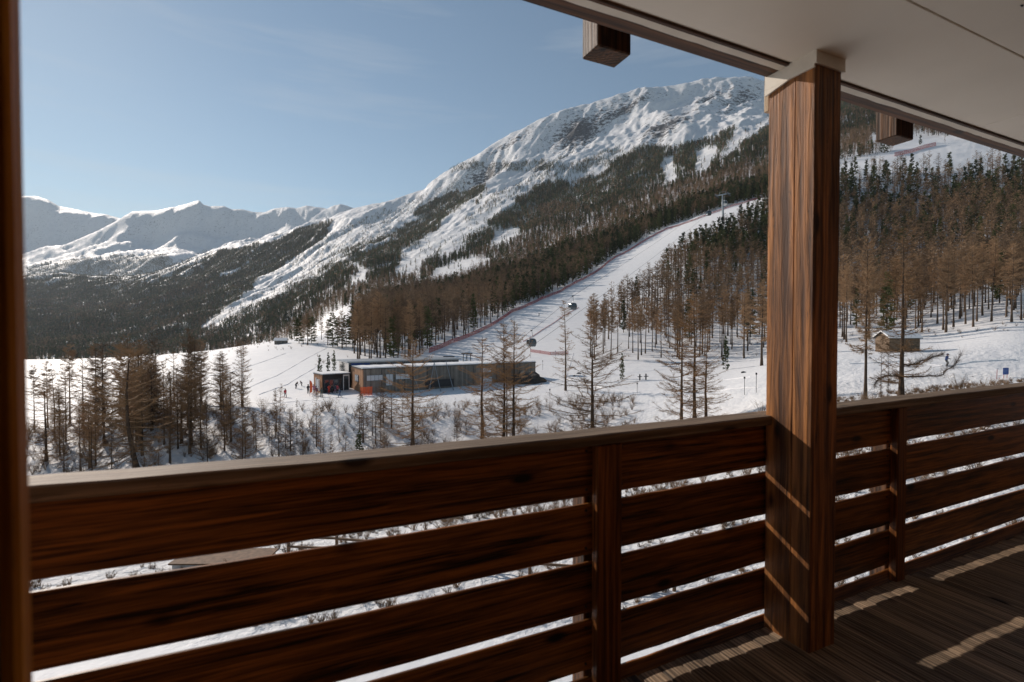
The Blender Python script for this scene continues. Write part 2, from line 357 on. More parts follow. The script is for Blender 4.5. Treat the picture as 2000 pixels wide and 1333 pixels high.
NQ = np.concatenate([np.geomspace(5, 60, 70, False), np.geomspace(60, 620, 170, False), np.geomspace(620, 4300, 330, False), np.geomspace(4300, 12500, 130)])
PX = np.concatenate([np.linspace(-250, 0, 24, False), np.linspace(0, 2060, 760, False), np.linspace(2060, 2300, 24)])
qk = np.array([r[0] for r in rings], float)
ZK = np.array([pchip(r[1], r[2], PX) if r[1] is XK else np.interp(PX, r[1], r[2]) for r in rings])
Z = pchip(np.log(qk), ZK, np.log(NQ))           # rows: q, columns: px
QQ, PP = np.meshgrid(NQ, PX, indexing='ij')
XW = (PP - CX) / F * QQ; YW = QQ
sm = lambda e0, e1, x: np.clip((x - e0) / (e1 - e0), 0, 1) ** 2 * (3 - 2 * np.clip((x - e0) / (e1 - e0), 0, 1))
PY0 = py_of(Z + EYE, QQ)
# relief
crest = np.exp(-((np.log(QQ / 3480)) / .07) ** 2) * (PP > 640) + np.exp(-((np.log(QQ / 7500)) / .03) ** 2) + np.exp(-((np.log(QQ / 10000)) / .04) ** 2)
calm = 1 - .78 * np.clip(crest, 0, 1)
def inpoly(px, py, poly):
    inside = np.zeros(np.shape(px), bool); n = len(poly); j = n - 1
    for i in range(n):
        xi, yi = poly[i]; xj, yj = poly[j]
        c = ((yi > py) != (yj > py)) & (px < (xj - xi) * (py - yi) / ((yj - yi) or 1e-9) + xi)
        inside ^= c; j = i
    return inside
PISTE = [(830, 692), (880, 676), (940, 650), (1000, 612), (1050, 592), (1100, 570), (1150, 543), (1200, 507), (1250, 478), (1300, 450), (1350, 434), (1400, 415), (1440, 402), (1485, 386), (1500, 392), (1470, 412), (1425, 432), (1390, 452), (1350, 474), (1310, 497), (1285, 525), (1270, 560), (1215, 590), (1160, 640), (1140, 690), (1110, 712), (980, 712), (880, 706)]
PISTE2 = [(1640, 325), (1820, 281), (1832, 290), (1700, 322), (1640, 338)]
on_piste = inpoly(PP, PY0, PISTE) & (QQ > 110) & (QQ < 620)
D = np.zeros_like(Z)
D += .26 * fbm(XW / 2.2, YW / 2.2, 5, 1, .6) * sm(14, 20, QQ) * (1 - sm(80, 100, QQ)) * (1 - sm(620, 700, PP) * (QQ > 76))
D += 1.0 * fbm(XW / 16, YW / 16, 4, 2) * sm(30, 60, QQ) * (1 - sm(72, 92, QQ))
D += 3.0 * fbm(XW / 42, YW / 42, 5, 3) * sm(250, 330, QQ) * ~on_piste
D += .7 * fbm(XW / 12, YW / 12, 4, 3) * sm(120, 150, QQ) * (PP > 1150) * ~on_piste
band = (PY0 + .47 * PP)
warp = fbm(XW / 500, YW / 500, 4, 9) * 90
D += 16 * np.sin((band + warp) / 19.0) * sm(900, 1800, QQ) * (1 - sm(3300, 3600, QQ)) * calm * sm(-.3, .3, fbm(XW / 700, YW / 700, 3, 19) + .1)
UU = .9 * XW - .45 * YW; VV_ = .45 * XW + .9 * YW
D += 9 * fbm(XW / 55, YW / 55, 4, 61, .6) * sm(2200, 2800, QQ) * (1 - sm(4000, 4500, QQ))
D += 90 * fbm(UU / 420 + .3 * fbm(XW / 500, YW / 500, 3, 55), VV_ / 1300, 6, 51, .55, True) * sm(1200, 2200, QQ) * (1 - sm(4600, 5200, QQ)) * calm
D += 46 * fbm(XW / 420, YW / 420, 7, 58, .62) * sm(4600, 5600, QQ) * calm
D += 120 * fbm(UU / 1000, VV_ / 3200, 7, 52, .56, True) * sm(4600, 5600, QQ) * calm
D += 45 * fbm(XW / 900, YW / 900, 8, 5, .50, True) * sm(900, 2200, QQ) * (1 - sm(4600, 5200, QQ)) * calm
D += 19 * fbm(XW / 120, YW / 120, 6, 6, .64) * sm(700, 1600, QQ) * calm
D += 150 * fbm(XW / 1900, YW / 1900, 8, 8, .52, True) * sm(4600, 5600, QQ) * calm
Z = Z + D
ZW = Z + EYE
PYG = py_of(ZW, QQ)
# rock attribute
rock = np.zeros_like(Z)
def bump2(cx, cy, rx, ry, rot=-.45):
    dx = PP - cx; dy = PY0 - cy; c, s = math.cos(rot), math.sin(rot)
    u = (dx * c + dy * s) / rx; v = (-dx * s + dy * c) / ry
    return np.exp(-(u * u + v * v))
gq = np.gradient(Z, axis=0) / np.gradient(NQ)[:, None]; gx = np.gradient(Z, axis=1) / np.maximum(np.gradient(PX)[None, :] / F * QQ, 1e-3)
steep = np.sqrt(gq ** 2 + gx ** 2)
hi = sm(1400, 2100, QQ)
rock += hi * (.10 * (sm(.45, .95, steep)))
for (a, b_, rx, ry, w) in [(1130, 275, 42, 26, .20), (1295, 262, 52, 20, .20), (950, 343, 48, 16, .15), (1058, 333, 26, 14, .14), (1380, 195, 45, 14, .13), (1150, 235, 110, 18, .10), (1440, 205, 50, 20, .12), (620, 470, 30, 14, .08), (1230, 210, 60, 8, .12), (990, 285, 70, 10, .10)]:
    rock += w * bump2(a, b_, rx, ry) * (QQ > 1300)
rock += .015 * sm(4600, 5200, QQ)
rock += .06 * fbm(XW / 250, YW / 250, 3, 33) * hi
rock -= .25 * (1 - sm(1000, 1500, QQ))
rock += .07 * hi + .03 * hi * sm(.1, .5, fbm(UU / 90, VV_ / 260, 4, 91, .6, True))
# full circle: the side sectors fall back to low ground
nr, nc = Z.shape
Vt = np.stack([XW, YW, ZW], -1).reshape(-1, 3)
idx = np.arange(nr * nc).reshape(nr, nc)
def grid_faces(ix): return np.stack([ix[:-1, :-1], ix[:-1, 1:], ix[1:, 1:], ix[1:, :-1]], -1).reshape(-1, 4)
split = int(np.searchsorted(NQ, 700))
def sub_terrain(name, r0, r1, mat, attr, val, **k):
    sub = idx[r0:r1]; V = Vt[sub.ravel()]; f = grid_faces(np.arange(sub.size).reshape(sub.shape))
    me = mesh_np(name, V, [f]); a = me.attributes.new(attr, 'FLOAT', 'POINT'); a.data.foreach_set('value', val[r0:r1].ravel().astype(np.float32))
    return link(name, me, mat, smooth=True, kind='structure', **k)
smooth = np.where(on_piste, .25, .55) * np.ones_like(Z)
smooth = np.where((QQ < 15), .15, smooth); smooth = np.where((QQ > 16) & (QQ < 60), 1.0, smooth); smooth = np.where((QQ > 90) & (PP < 700), .15, smooth)
sub_terrain('snow_ground', 0, split + 1, M['snow'], 'smoothness', smooth)
sub_terrain('mountains', split, nr, M['mount'], 'rock', rock)
# low ground all round outside the view (behind the chalet too), reaching the horizon
g = MB()
th = [math.atan2(x, 1) for x in ((2300 - CX) / F, (-250 - CX) / F)]
A = np.linspace(th[0], 2 * math.pi + th[1], 60); RR = np.geomspace(4.9, 16000, 30)
VV = []
for r_ in RR:
    for a_ in A:
        e = min(1, max(0, min(a_ - A[0], A[-1] - a_) / .5)); e = e * e * (3 - 2 * e)
        side = 0 if (a_ - A[0]) < (A[-1] - a_) else -1
        q_ = r_ * math.cos(A[0] if side == 0 else A[-1])
        ze = np.interp(max(q_, 5.0), NQ, ZW[:, -1 if side == 0 else 0])
        low = -8 - 14 * min(1, r_ / 200) + 60 * max(0, (r_ - 3000) / 13000)
        VV.append((math.sin(a_) * r_, math.cos(a_) * r_, ze * (1 - e) + low * e - (.05 if e < .02 else 0)))
me = mesh_np('outer_ground', VV, [grid_faces(np.arange(len(VV)).reshape(len(RR), len(A)))])
link('outer_ground', me, M['packed'], smooth=True, kind='structure')
link('ground_under_chalet', mesh_np('ground_under_chalet', [(-9, -9, -8.1), (9, -9, -8.1), (9, 9, -7.95), (-9, 9, -7.95)], [[(0, 1, 2, 3)]]), M['packed'], kind='structure')

def ground(px, q):       # bilinear height of the finished terrain
    px = np.atleast_1d(np.asarray(px, float)); q = np.atleast_1d(np.asarray(q, float))
    i = np.clip(np.searchsorted(NQ, q) - 1, 0, nr - 2); j = np.clip(np.searchsorted(PX, px) - 1, 0, nc - 2)
    t = (q - NQ[i]) / (NQ[i + 1] - NQ[i]); s = (px - PX[j]) / (PX[j + 1] - PX[j])
    return ZW[i, j] * (1 - t) * (1 - s) + ZW[i + 1, j] * t * (1 - s) + ZW[i, j + 1] * (1 - t) * s + ZW[i + 1, j + 1] * t * s
def at(px, q):
    z = float(ground(px, q)[0]); return Vector(((px - CX) / F * q, q, z))
def ground_xy(x, y): return float(ground(CX + x / y * F, y)[0])
def spot(px, py, q0=40, q1=700):    # where the sight line through (px, py) meets the ground
    qs = np.geomspace(q0, q1, 600); d = py_of(ground(np.full(600, px), qs), qs) - py
    k = np.where(d <= 0)[0]
    q = qs[k[0]] if len(k) else qs[-1]
    return at(px, float(q))

# ------------------------------------------------------------------ trees
def tubes_np(paths, rads, n=3):
    """paths (B,S,3) rads (B,S) -> V, quads"""
    B, S, _ = paths.shape
    d = np.gradient(paths, axis=1); d /= np.linalg.norm(d, axis=2, keepdims=True) + 1e-9
    up = np.where(np.abs(d[..., 2:3]) < .9, np.array([0, 0, 1.]), np.array([1., 0, 0]))
    x = np.cross(d, up); x /= np.linalg.norm(x, axis=2, keepdims=True) + 1e-9; y = np.cross(d, x)
    a = np.arange(n) * 2 * np.pi / n
    V = paths[:, :, None] + (x[:, :, None] * np.cos(a)[:, None] + y[:, :, None] * np.sin(a)[:, None]) * rads[:, :, None, None]
    ix = np.arange(B * S * n).reshape(B, S, n)
    f = np.stack([ix[:, :-1], np.roll(ix, -1, 2)[:, :-1], np.roll(ix, -1, 2)[:, 1:], ix[:, 1:]], -1).reshape(-1, 4)
    return V.reshape(-1, 3), f
def spikes_np(P0, P1, w, rg):
    d = P1 - P0; s = np.cross(d, rg.normal(size=d.shape)); s /= np.linalg.norm(s, axis=1, keepdims=True) + 1e-9
    w = np.broadcast_to(w, (len(P0),))[:, None]
    V = np.stack([P0 + s * w / 2, P0 - s * w / 2, P1], 1).reshape(-1, 3)
    return V, np.arange(len(V)).reshape(-1, 3)
def join(parts):
    V = []; Fs = []; o = 0
    for v, f in parts: V.append(v); Fs.append(f + o); o += len(v)
    return np.concatenate(V), Fs

def trunk_path(h, bend, rg, n=9):
    t = np.linspace(0, 1, n); p = np.zeros((n, 3)); p[:, 2] = t * h
    p[:, 0] = bend[0] * np.sin(t * 2.6) + .012 * h * np.cumsum(rg.normal(size=n)) / 3 * t
    p[:, 1] = bend[1] * np.sin(t * 2.2)
    return p
def make_larch(name, seed, h=16, r0=.19, crown0=.2, spread=3.0, nb=80, prof=.8, droop=.28, curl=.35, twigs=46, tw=.03, tl=.55, bend=(0, 0), width_top=.25, steepup=.5, sub=2, lean_side=0, lmin=.38):
    rg = np.random.default_rng(seed)
    tp = trunk_path(h, bend, rg); tr = r0 * (1 - np.linspace(0, 1, 9) ** .9 * .93); tr[0] *= 1.35
    tv, tf = tubes_np(tp[None], tr[None], 7)
    tt = crown0 + (1 - crown0) * np.sort(rg.random(nb)) ** .92 * .985
    az = rg.random(nb) * 2 * np.pi
    fr = (tt - crown0) / (1 - crown0)
    L = spread * ((1 - fr) ** prof * (1 - width_top) + width_top * (1 - fr) ** .35) * (lmin + (1.1 - lmin) * rg.random(nb)) * np.where(rg.random(nb) < .18, .4, 1)
    L *= 1 + lean_side * np.cos(az)
    L *= np.clip(.55 + fr * 4, 0, 1)
    base = np.stack([np.interp(tt, np.linspace(0, 1, 9), tp[:, k]) for k in range(3)], 1)
    S = 6; s = np.linspace(0, 1, S)[None, :]
    el = steepup * fr ** 1.5 - droop * (1 - fr) + rg.normal(size=nb) * .20
    dirh = np.stack([np.cos(az), np.sin(az), 0 * az], 1)
    side = np.stack([-np.sin(az), np.cos(az), 0 * az], 1)
    wob = rg.normal(size=(nb, 1)) * .12
    P = base[:, None] + dirh[:, None] * (L[:, None] * s)[..., None] + side[:, None] * (L[:, None] * wob * s ** 2)[..., None]
    P[..., 2] += L[:, None] * (el[:, None] * s + curl * (1 - fr * .5)[:, None] * s ** 2.4)
    P[:, 1:-1] += rg.normal(size=(nb, S - 2, 3)) * .04 * L[:, None, None] * .5
    br = (.012 + .0125 * L)[:, None] * (1 - .82 * s)
    bv, bf = tubes_np(P, br, 3)
    # twigs
    nt = np.maximum((twigs * (L / spread + .12)).astype(int), 3); bi = np.repeat(np.arange(nb), nt); n = len(bi)
    ts = .08 + .92 * rg.random(n) ** .8; k = np.clip((ts * (S - 1)).astype(int), 0, S - 2); fk = ts * (S - 1) - k
    P0 = P[bi, k] * (1 - fk)[:, None] + P[bi, k + 1] * fk[:, None]
    d = P[bi, k + 1] - P[bi, k]; d /= np.linalg.norm(d, axis=1, keepdims=True) + 1e-9
    sd = np.cross(d, [0, 0, 1.]); sg = np.where(rg.random(n) < .5, -1, 1)[:, None]
    dr = d * .7 + sd * sg * (.5 + .5 * rg.random((n, 1))) + rg.normal(size=(n, 3)) * .25; dr[:, 2] -= .12 * rg.random(n)
    dr /= np.linalg.norm(dr, axis=1, keepdims=True)
    ln = tl * (.35 + .9 * rg.random(n)) * np.clip(1.15 - ts * .6, .3, 1) * np.clip(L[bi] / spread + .45, .4, 1)
    P1 = P0 + dr * ln[:, None]
    v1, f1 = spikes_np(P0, P1, tw * 1.2, rg)
    parts = [(bv, bf), (v1, f1)]
    for _ in range(sub):
        m = len(P0); u = .2 + .8 * rg.random((m, 1)); Q0 = P0 + (P1 - P0) * u
        d2 = dr + rg.normal(size=(m, 3)) * .8; d2[:, 2] -= .15; d2 /= np.linalg.norm(d2, axis=1, keepdims=True)
        parts.append(spikes_np(Q0, Q0 + d2 * ln[:, None] * .5, tw * .85, rg))
    V, Fs = join(parts)
    return mesh_np(name + '_trunk', tv, [tf]), mesh_np(name + '_crown', V, Fs)

def make_conifer(name, seed, h=15, spread=2.3, nb=110, clumps=16, cs=.42, crown0=.08, prof=.75, top=.15):
    rg = np.random.default_rng(seed)
    tp = trunk_path(h, (0, 0), rg); tv, tf = tubes_np(tp[None], (.17 * h / 15 * (1 - np.linspace(0, 1, 9) * .9))[None], 6)
    tt = crown0 + (1 - crown0) * np.sort(rg.random(nb)) ** .9 * .98; az = rg.random(nb) * 2 * np.pi; fr = (tt - crown0) / (1 - crown0)
    L = spread * ((1 - fr) ** prof * (1 - top) + top * (1 - fr) ** .3) * (.6 + .5 * rg.random(nb)) * np.clip(.6 + 3 * fr, 0, 1)
    dirh = np.stack([np.cos(az), np.sin(az), 0 * az], 1)
    bi = np.repeat(np.arange(nb), np.maximum((clumps * (L / spread + .2)).astype(int), 3)); n = len(bi); s = .15 + .85 * rg.random(n) ** .7
    P0 = dirh[bi] * (L[bi] * s)[:, None]; P0[:, 2] = tt[bi] * h + L[bi] * (-.18 * s + .25 * s ** 2) + rg.normal(size=n) * .07
    P0[:, :2] += rg.normal(size=(n, 2)) * .12 * spread * .35
    P0[:, 0] += np.interp(tt[bi], np.linspace(0, 1, 9), tp[:, 0]); P0[:, 1] += np.interp(tt[bi], np.linspace(0, 1, 9), tp[:, 1])
    parts = []
    for k in range(3):
        d = dirh[bi] * .8 + rg.normal(size=(n, 3)) * .75; d[:, 2] += .25; d /= np.linalg.norm(d, axis=1, keepdims=True)
        parts.append(spikes_np(P0, P0 + d * cs * (.6 + .8 * rg.random((n, 1))), cs * .55, rg))
    V, Fs = join(parts)
    return mesh_np(name + '_trunk', tv, [tf]), mesh_np(name + '_crown', V, Fs)

def setm(pair, a, b):
    pair[0].materials.append(a); pair[1].materials.append(b); pair[0].polygons.foreach_set('use_smooth', [True] * len(pair[0].polygons)); return pair
def merge_mesh(name, pair):
    """trunk + crown in one mesh, for trees too small to show their parts"""
    bm = bmesh.new(); bm.from_mesh(pair[0]); n = len(bm.faces); bm.from_mesh(pair[1])
    for i, f in enumerate(bm.faces): f.material_index = 0 if i < n else 1
    me = bpy.data.meshes.new(name); bm.to_mesh(me); bm.free()
    me.materials.append(pair[0].materials[0]); me.materials.append(pair[1].materials[0]); return me

TREE = {}
bt = lambda *a, **k: setm(make_larch(*a, **k), M['bark'], M['larchtwig'])
# foreground shapes (unit height 16 m unless said)
TREE['open_a'] = bt('larch', 1, h=16, crown0=.06, spread=4.3, nb=112, prof=.60, droop=.34, curl=.50, lmin=.62, twigs=60, tw=.026, tl=.7, width_top=.12)
TREE['open_b'] = bt('larch', 2, h=16, crown0=.08, spread=3.4, nb=105, prof=.60, droop=.16, curl=.46, lmin=.55, twigs=56, tw=.026, tl=.7, width_top=.2)
TREE['open_bent'] = bt('larch', 3, h=16, crown0=.05, spread=4.6, nb=108, prof=.55, droop=.26, curl=.52, lmin=.6, twigs=58, tw=.026, tl=.7, bend=(-.9, .3), width_top=.12)
TREE['broad'] = bt('larch', 4, h=16, r0=.34, crown0=.10, spread=5.6, nb=120, prof=.42, droop=.30, curl=.30, lmin=.5, twigs=85, tw=.028, tl=.9, width_top=.40, bend=(1.1, 0), sub=2)
TREE['slim_a'] = bt('larch', 5, h=16, r0=.13, crown0=.06, spread=1.9, nb=95, prof=.5, droop=.0, twigs=36, tw=.028, tl=.6)
TREE['slim_b'] = bt('larch', 6, h=16, r0=.12, crown0=.15, spread=1.5, nb=90, prof=.5, droop=.0, twigs=34, tw=.026, tl=.5)
TREE['tall_a'] = bt('larch', 7, h=20, r0=.24, crown0=.30, spread=3.1, nb=115, prof=.5, droop=.22, twigs=80, tl=.75, tw=.034, width_top=.4, sub=3)
TREE['tall_b'] = bt('larch', 8, h=20, r0=.21, crown0=.42, spread=2.6, nb=95, prof=.45, droop=.18, twigs=80, tl=.75, tw=.034, width_top=.4, sub=3)
TREE['tall_c'] = bt('larch', 9, h=20, r0=.20, crown0=.50, spread=2.3, nb=80, prof=.45, droop=.15, twigs=80, tl=.7, tw=.034, width_top=.45, sub=3)
TREE['young'] = bt('larch', 10, h=16, r0=.10, crown0=.02, spread=2.6, nb=110, prof=.6, droop=-.25, twigs=60, tw=.028, tl=.7)
ct = lambda *a, **k: setm(make_conifer(*a, **k), M['bark'], M['needle'])
TREE['pine_a'] = ct('pine', 21, h=15, spread=3.0, prof=.5, top=.42)
TREE['pine_b'] = ct('pine', 22, h=15, spread=2.2, prof=.75)
TREE['pine_small'] = ct('pine', 23, h=15, spread=3.6, nb=70, clumps=12, cs=.8, crown0=.0)
for k_ in TREE:
    if k_.startswith(('open', 'broad', 'slim', 'young')): TREE[k_][1].materials[0] = M['larchnear']
# simpler shapes for the forests far behind
def far_larch(seed, crown0):
    p = make_larch('far_larch', seed, h=16, r0=.22, crown0=crown0, spread=3.0, nb=40, prof=.45, droop=.1, twigs=12, tw=.15, tl=1.3, width_top=.4, sub=1); return merge_mesh('far_larch', setm(p, M['bark'], M['larchfar']))
def far_pine(seed, sp):
    p = make_conifer('far_pine', seed, h=15, spread=sp, nb=46, clumps=5, cs=1.1, prof=.7); return merge_mesh('far_pine', setm(p, M['bark'], M['needlefar']))
FAR = dict(larch=[far_larch(31, .25), far_larch(32, .45)], pine=[far_pine(33, 2.6), far_pine(34, 2.1)])
def tiny(seed, col, sp):
    rg = np.random.default_rng(seed); n = 26
    z = rg.random(n) ** .8; a = rg.random(n) * 6.283; r_ = sp * (1 - z) * .7
    P0 = np.stack([r_ * np.cos(a), r_ * np.sin(a), z * 14 + .5], 1); d = np.stack([np.cos(a) * .9, np.sin(a) * .9, .6 + 0 * a], 1) + rg.normal(size=(n, 3)) * .3
    v, f = spikes_np(P0, P0 + d * 1.9, 1.7, rg); v2, f2 = spikes_np(np.array([[0, 0, -.5]]), np.array([[0, 0, 15.5]]), .9, rg)
    V, Fs = join([(v, f), (v2, f2)]); me = mesh_np('tiny_tree', V, Fs); me.materials.append(col); return me
TINY = dict(larch=[tiny(41, M['larchfar'], 3.0)], pine=[tiny(43, M['needlefar'], 2.8), tiny(44, M['needlefar'], 2.2)])

ROOTS = {}
def plant(kind, px, q, h, name, label, group, rot=None, cat='tree', sink=.15, wide=1.0):
    key = (kind, name)
    base_h = 20 if kind.startswith('tall') else (15 if kind.startswith('pine') else 16)
    p = at(px, q); s = h / base_h
    if key not in ROOTS:
        o = empty(name, label=label, cat=cat, group=group)
        link('trunk', TREE[kind][0], None, o); link('crown', TREE[kind][1], None, o); ROOTS[key] = o
    else:
        src = ROOTS[key]; o = src.copy(); COL.objects.link(o)
        for c in src.children:
            d = c.copy(); COL.objects.link(d); d.parent = o
        o['label'] = label
        if group: o['group'] = group
        elif 'group' in o: del o['group']
    o.location = (p.x, p.y, p.z - sink); o.rotation_euler = (0, 0, random.uniform(0, 6.28) if rot is None else rot)
    o.scale = (s * wide, s * wide, s)
    return o
def plant_px(kind, px, q, top, *a, **k):
    base = float(py_of(ground(px, q)[0], q)); h = (base - top) / F * q
    return plant(kind, px, q, h, *a, **k)

# foreground larches: (shape, column, distance, row of the top, width factor, label)
FG = [
 ('broad', 265, 66, 676, 1.0, 'big old brown larch with wide drooping limbs, thickest tree at the left'),
 ('slim_a', 176, 64, 812, 1.3, 'short bushy brown larch beside the big old larch at the left'),
 ('tall_a', 186, 92, 668, 1.1, 'tall larch with tufted orange crown rising left of the big old larch'),
 ('tall_b', 232, 100, 672, 1.0, 'slender tall larch just behind the big old larch, brown tufted top'),
 ('tall_b', 90, 96, 704, 1.0, 'dark trunked larch second from the blurred door frame'),
 ('tall_c', 134, 98, 672, 1.1, 'straight larch with high round brown crown near the left edge'),
 ('tall_c', 64, 92, 712, 1.0, 'larch half hidden by the blurred door frame'),
 ('young', 112, 94, 748, 1.0, 'low leaning brown larch between two dark trunks at the far left'),
 ('tall_a', 300, 88, 690, .9, 'brown larch close behind the right side of the big old larch'),
 ('open_b', 318, 74, 700, .8, 'orange brown larch leaning on the right flank of the big old larch'),
 ('slim_a', 345, 72, 716, 1.2, 'dense slim larch left in the trio right of the big old larch'),
 ('open_b', 368, 70, 700, 1.1, 'dark stemmed larch in the middle of the trio right of the big old larch'),
 ('slim_a', 390, 71, 722, 1.4, 'bushy pale brown larch right in the trio beside the meadow'),
 ('slim_b', 330, 68, 770, 1.1, 'thin low larch in front of the trio at the meadow edge'),
 ('slim_b', 214, 62, 812, 1.3, 'thin larch sapling at the foot of the big old larch, left side'),
 ('slim_b', 306, 60, 830, 1.1, 'thin larch sapling at the foot of the big old larch, right side'),
 ('young', 290, 58, 846, 1.0, 'lowest bushy sapling right above the rail under the big old larch'),
 ('open_b', 449, 72, 722, 1.3, 'pointed larch with several stems standing alone before the open meadow'),
 ('slim_b', 440, 73, 745, 1.2, 'thin second stem close left of the pointed meadow larch'),
 ('slim_b', 494, 70, 795, 1.5, 'low thin larch right of the pointed meadow larch'),
 ('slim_a', 536, 72, 764, 1.0, 'slim pointed larch below the skier in red'),
 ('slim_b', 524, 71, 800, 1.2, 'thin leaning stem close left of the larch below the skier in red'),
 ('slim_a', 578, 70, 776, .9, 'slim upright larch left of the waiting skiers, brown twigs'),
 ('slim_b', 610, 70, 802, 1.0, 'bare thin crooked larch below the waiting skiers'),
 ('slim_b', 630, 68, 832, 1.5, 'low bushy larch sapling left of the dark young pine'),
 ('slim_b', 660, 71, 796, 1.1, 'thin twin stem larch below the small annex of the lift station'),
 ('open_b', 708, 70, 768, 1.5, 'spreading larch right behind the dark young pine, under the orange net'),
 ('open_a', 805, 66, 654, 1.5, 'broad larch with drooping boughs before the middle of the lift station'),
 ('slim_b', 888, 70, 775, .6, 'pole thin bare stem between two broad larches before the lift station'),
 ('open_b', 942, 68, 655, 1.6, 'larch with upswept boughs before the right half of the lift station'),
 ('open_b', 984, 67, 625, 1.15, 'left and thinner stem of the tall larch trio at the station end'),
 ('slim_b', 990, 68, 640, .9, 'middle stem of the tall larch trio at the station end'),
 ('open_a', 1003, 66, 622, 1.2, 'right and thickest stem of the tall larch trio at the station end'),
 ('slim_b', 1013, 64, 800, 1.1, 'short thin larch at the right foot of the tall larch trio'),
 ('slim_b', 1105, 98, 584, 1.6, 'lone slim larch standing on the lower ski slope'),
 ('open_bent', 1158, 60, 640, 1.75, 'larch with a crooked trunk and long upswept lower boughs'),
 ('slim_b', 1180, 60, 805, 1.0, 'twiggy low larch at the right foot of the crooked larch'),
 ('open_a', 1332, 60, 590, 1.2, 'left one of three larches in a row left of the balcony post'),
 ('slim_a', 1358, 60, 570, 1.9, 'middle one of three larches in a row left of the balcony post'),
 ('open_b', 1380, 60, 660, 1.7, 'right one of three larches in a row left of the balcony post'),
 ('tall_a', 1488, 106, 548, 1.25, 'brown larch on the snow edge close left of the balcony post'),
 ('tall_a', 1692, 44, 455, .8, 'large larch right of the balcony post, left of a pair'),
 ('open_b', 1762, 44, 438, 1.15, 'large larch right of the balcony post, right of a pair, with long low limbs'),
 ('slim_b', 1722, 42, 640, .8, 'thin young larch left in the gap between the large pair at the right'),
 ('slim_b', 1736, 43, 655, .8, 'thin young larch right in the gap between the large pair at the right'),
]
_r = random.Random(12)
for k in range(36):      # young growth filling the hollow and the bank
    px = _r.choice([_r.uniform(66, 480), _r.uniform(66, 480), _r.uniform(480, 1240)]); q = _r.uniform(62, 90) if px < 480 else _r.uniform(60, 74)
    base = float(py_of(ground(px, q)[0], q)); h = _r.uniform(3.0, 9.0) if px > 480 else _r.uniform(5, 13)
    plant(_r.choice(['young', 'slim_a', 'slim_b', 'young']), px, q, h, 'young_larch', ('young bushy larch in the hollow around the big old larch at the left' if px < 480 else 'short thin young larch on the snow bank just above the rail'), 'young larches in the hollow' if px < 480 else 'young larches on the bank', wide=1.3)
for k in range(40):      # the dense brown belt at the left
    px = _r.triangular(62, 470, 290); q = _r.uniform(66, 104); h = _r.uniform(9, 16.5) * (.8 if px > 400 else 1)
    plant(_r.choice(['tall_a', 'open_b', 'open_b', 'open_a', 'young', 'young']), px, q, h, 'larch_tree', 'bushy brown larch in the dense larch belt left of the snow field', 'larches in the belt at the left', wide=_r.uniform(1.1, 1.7))
for k in range(26):
    px = _r.uniform(470, 800); q = _r.uniform(62, 76); plant(_r.choice(['slim_a', 'young', 'slim_b', 'open_b']), px, q, _r.uniform(3, 7.5), 'young_larch', 'small fuzzy larch on the bank between the belt and the lift station', 'small larches on the bank', wide=1.5)
for k, (px, q, h) in enumerate([(584, 222, 13), (592, 215, 11), (601, 210, 14), (608, 218, 12), (615, 226, 10), (640, 205, 11), (650, 196, 14), (659, 200, 12), (668, 192, 15), (676, 198, 13), (662, 215, 12), (628, 236, 11)]):
    plant('tall_a' if k % 3 else 'pine_a', px, q, h, 'crest_larch' if k % 3 else 'crest_pine', ('small brown larch' if k % 3 else 'small dark evergreen') + ' beside the distant chalet on the meadow crest', 'trees beside the distant chalet', wide=1.3)
for i, (k, px, q, top, w, lab) in enumerate(FG):
    plant_px(k, px, q, top, 'larch_tree', lab, 'larches between the balcony and the snow field', wide=w)
# two long low limbs of the large larch at the right
def limb(px, q, z0, pts, r0, seed):
    rg = np.random.default_rng(seed); p = at(px, q); P = np.array([[p.x, p.y, 0]]) + np.array(pts, float); P[:, 2] = z0 + np.array(pts)[:, 2]
    t = np.linspace(0, 1, len(P)); tt = np.linspace(0, 1, 14); Q = np.stack([np.interp(tt, t, P[:, k]) for k in range(3)], 1); Q += rg.normal(size=Q.shape) * .05
    parts = [tubes_np(Q[None], (r0 * (1 - .85 * tt))[None], 5)]
    n = 420; s = .1 + .9 * rg.random(n); k = np.clip((s * 13).astype(int), 0, 12); fk = (s * 13 - k)[:, None]
    P0 = Q[k] * (1 - fk) + Q[k + 1] * fk; d = (Q[k + 1] - Q[k]); d /= np.linalg.norm(d, axis=1, keepdims=True); d = d * .6 + rg.normal(size=(n, 3)) * .6; d[:, 2] += .25
    ln = .25 + .5 * rg.random((n, 1)); P1 = P0 + d * ln; parts.append(spikes_np(P0, P1, .02, rg))
    u = rg.random((n, 1)); Q0 = P0 + (P1 - P0) * u; parts.append(spikes_np(Q0, Q0 + rg.normal(size=(n, 3)) * .2, .014, rg))
    V, Fs = join(parts); return V, Fs
big = [o for o in COL.objects if o.get('label', '').endswith('with long low limbs')][0]
zz = z_of(735, 44)
for s_, pts in ((51, [(0, 0, 0), (1.4, -.2, -.05), (3.2, -.3, .1), (4.3, -.2, .7), (5.3, 0, 1.9)]), (52, [(0, .1, 1.0), (1.5, .3, 1.0), (3.0, .5, 1.6), (4.2, .6, 1.9)]), (53, [(0, 0, -.2), (-1.0, -.3, .1), (-2.2, -.5, -.1), (-2.9, -.6, -.9)])):
    V, Fs = limb(1762, 44, zz, pts, .085, s_)
    me = mesh_np('limb', V, Fs); o = link('limb', me, M['bark']); o.parent = big; o.matrix_parent_inverse = Matrix.LocRotScale(big.location, big.rotation_euler, big.scale).inverted()

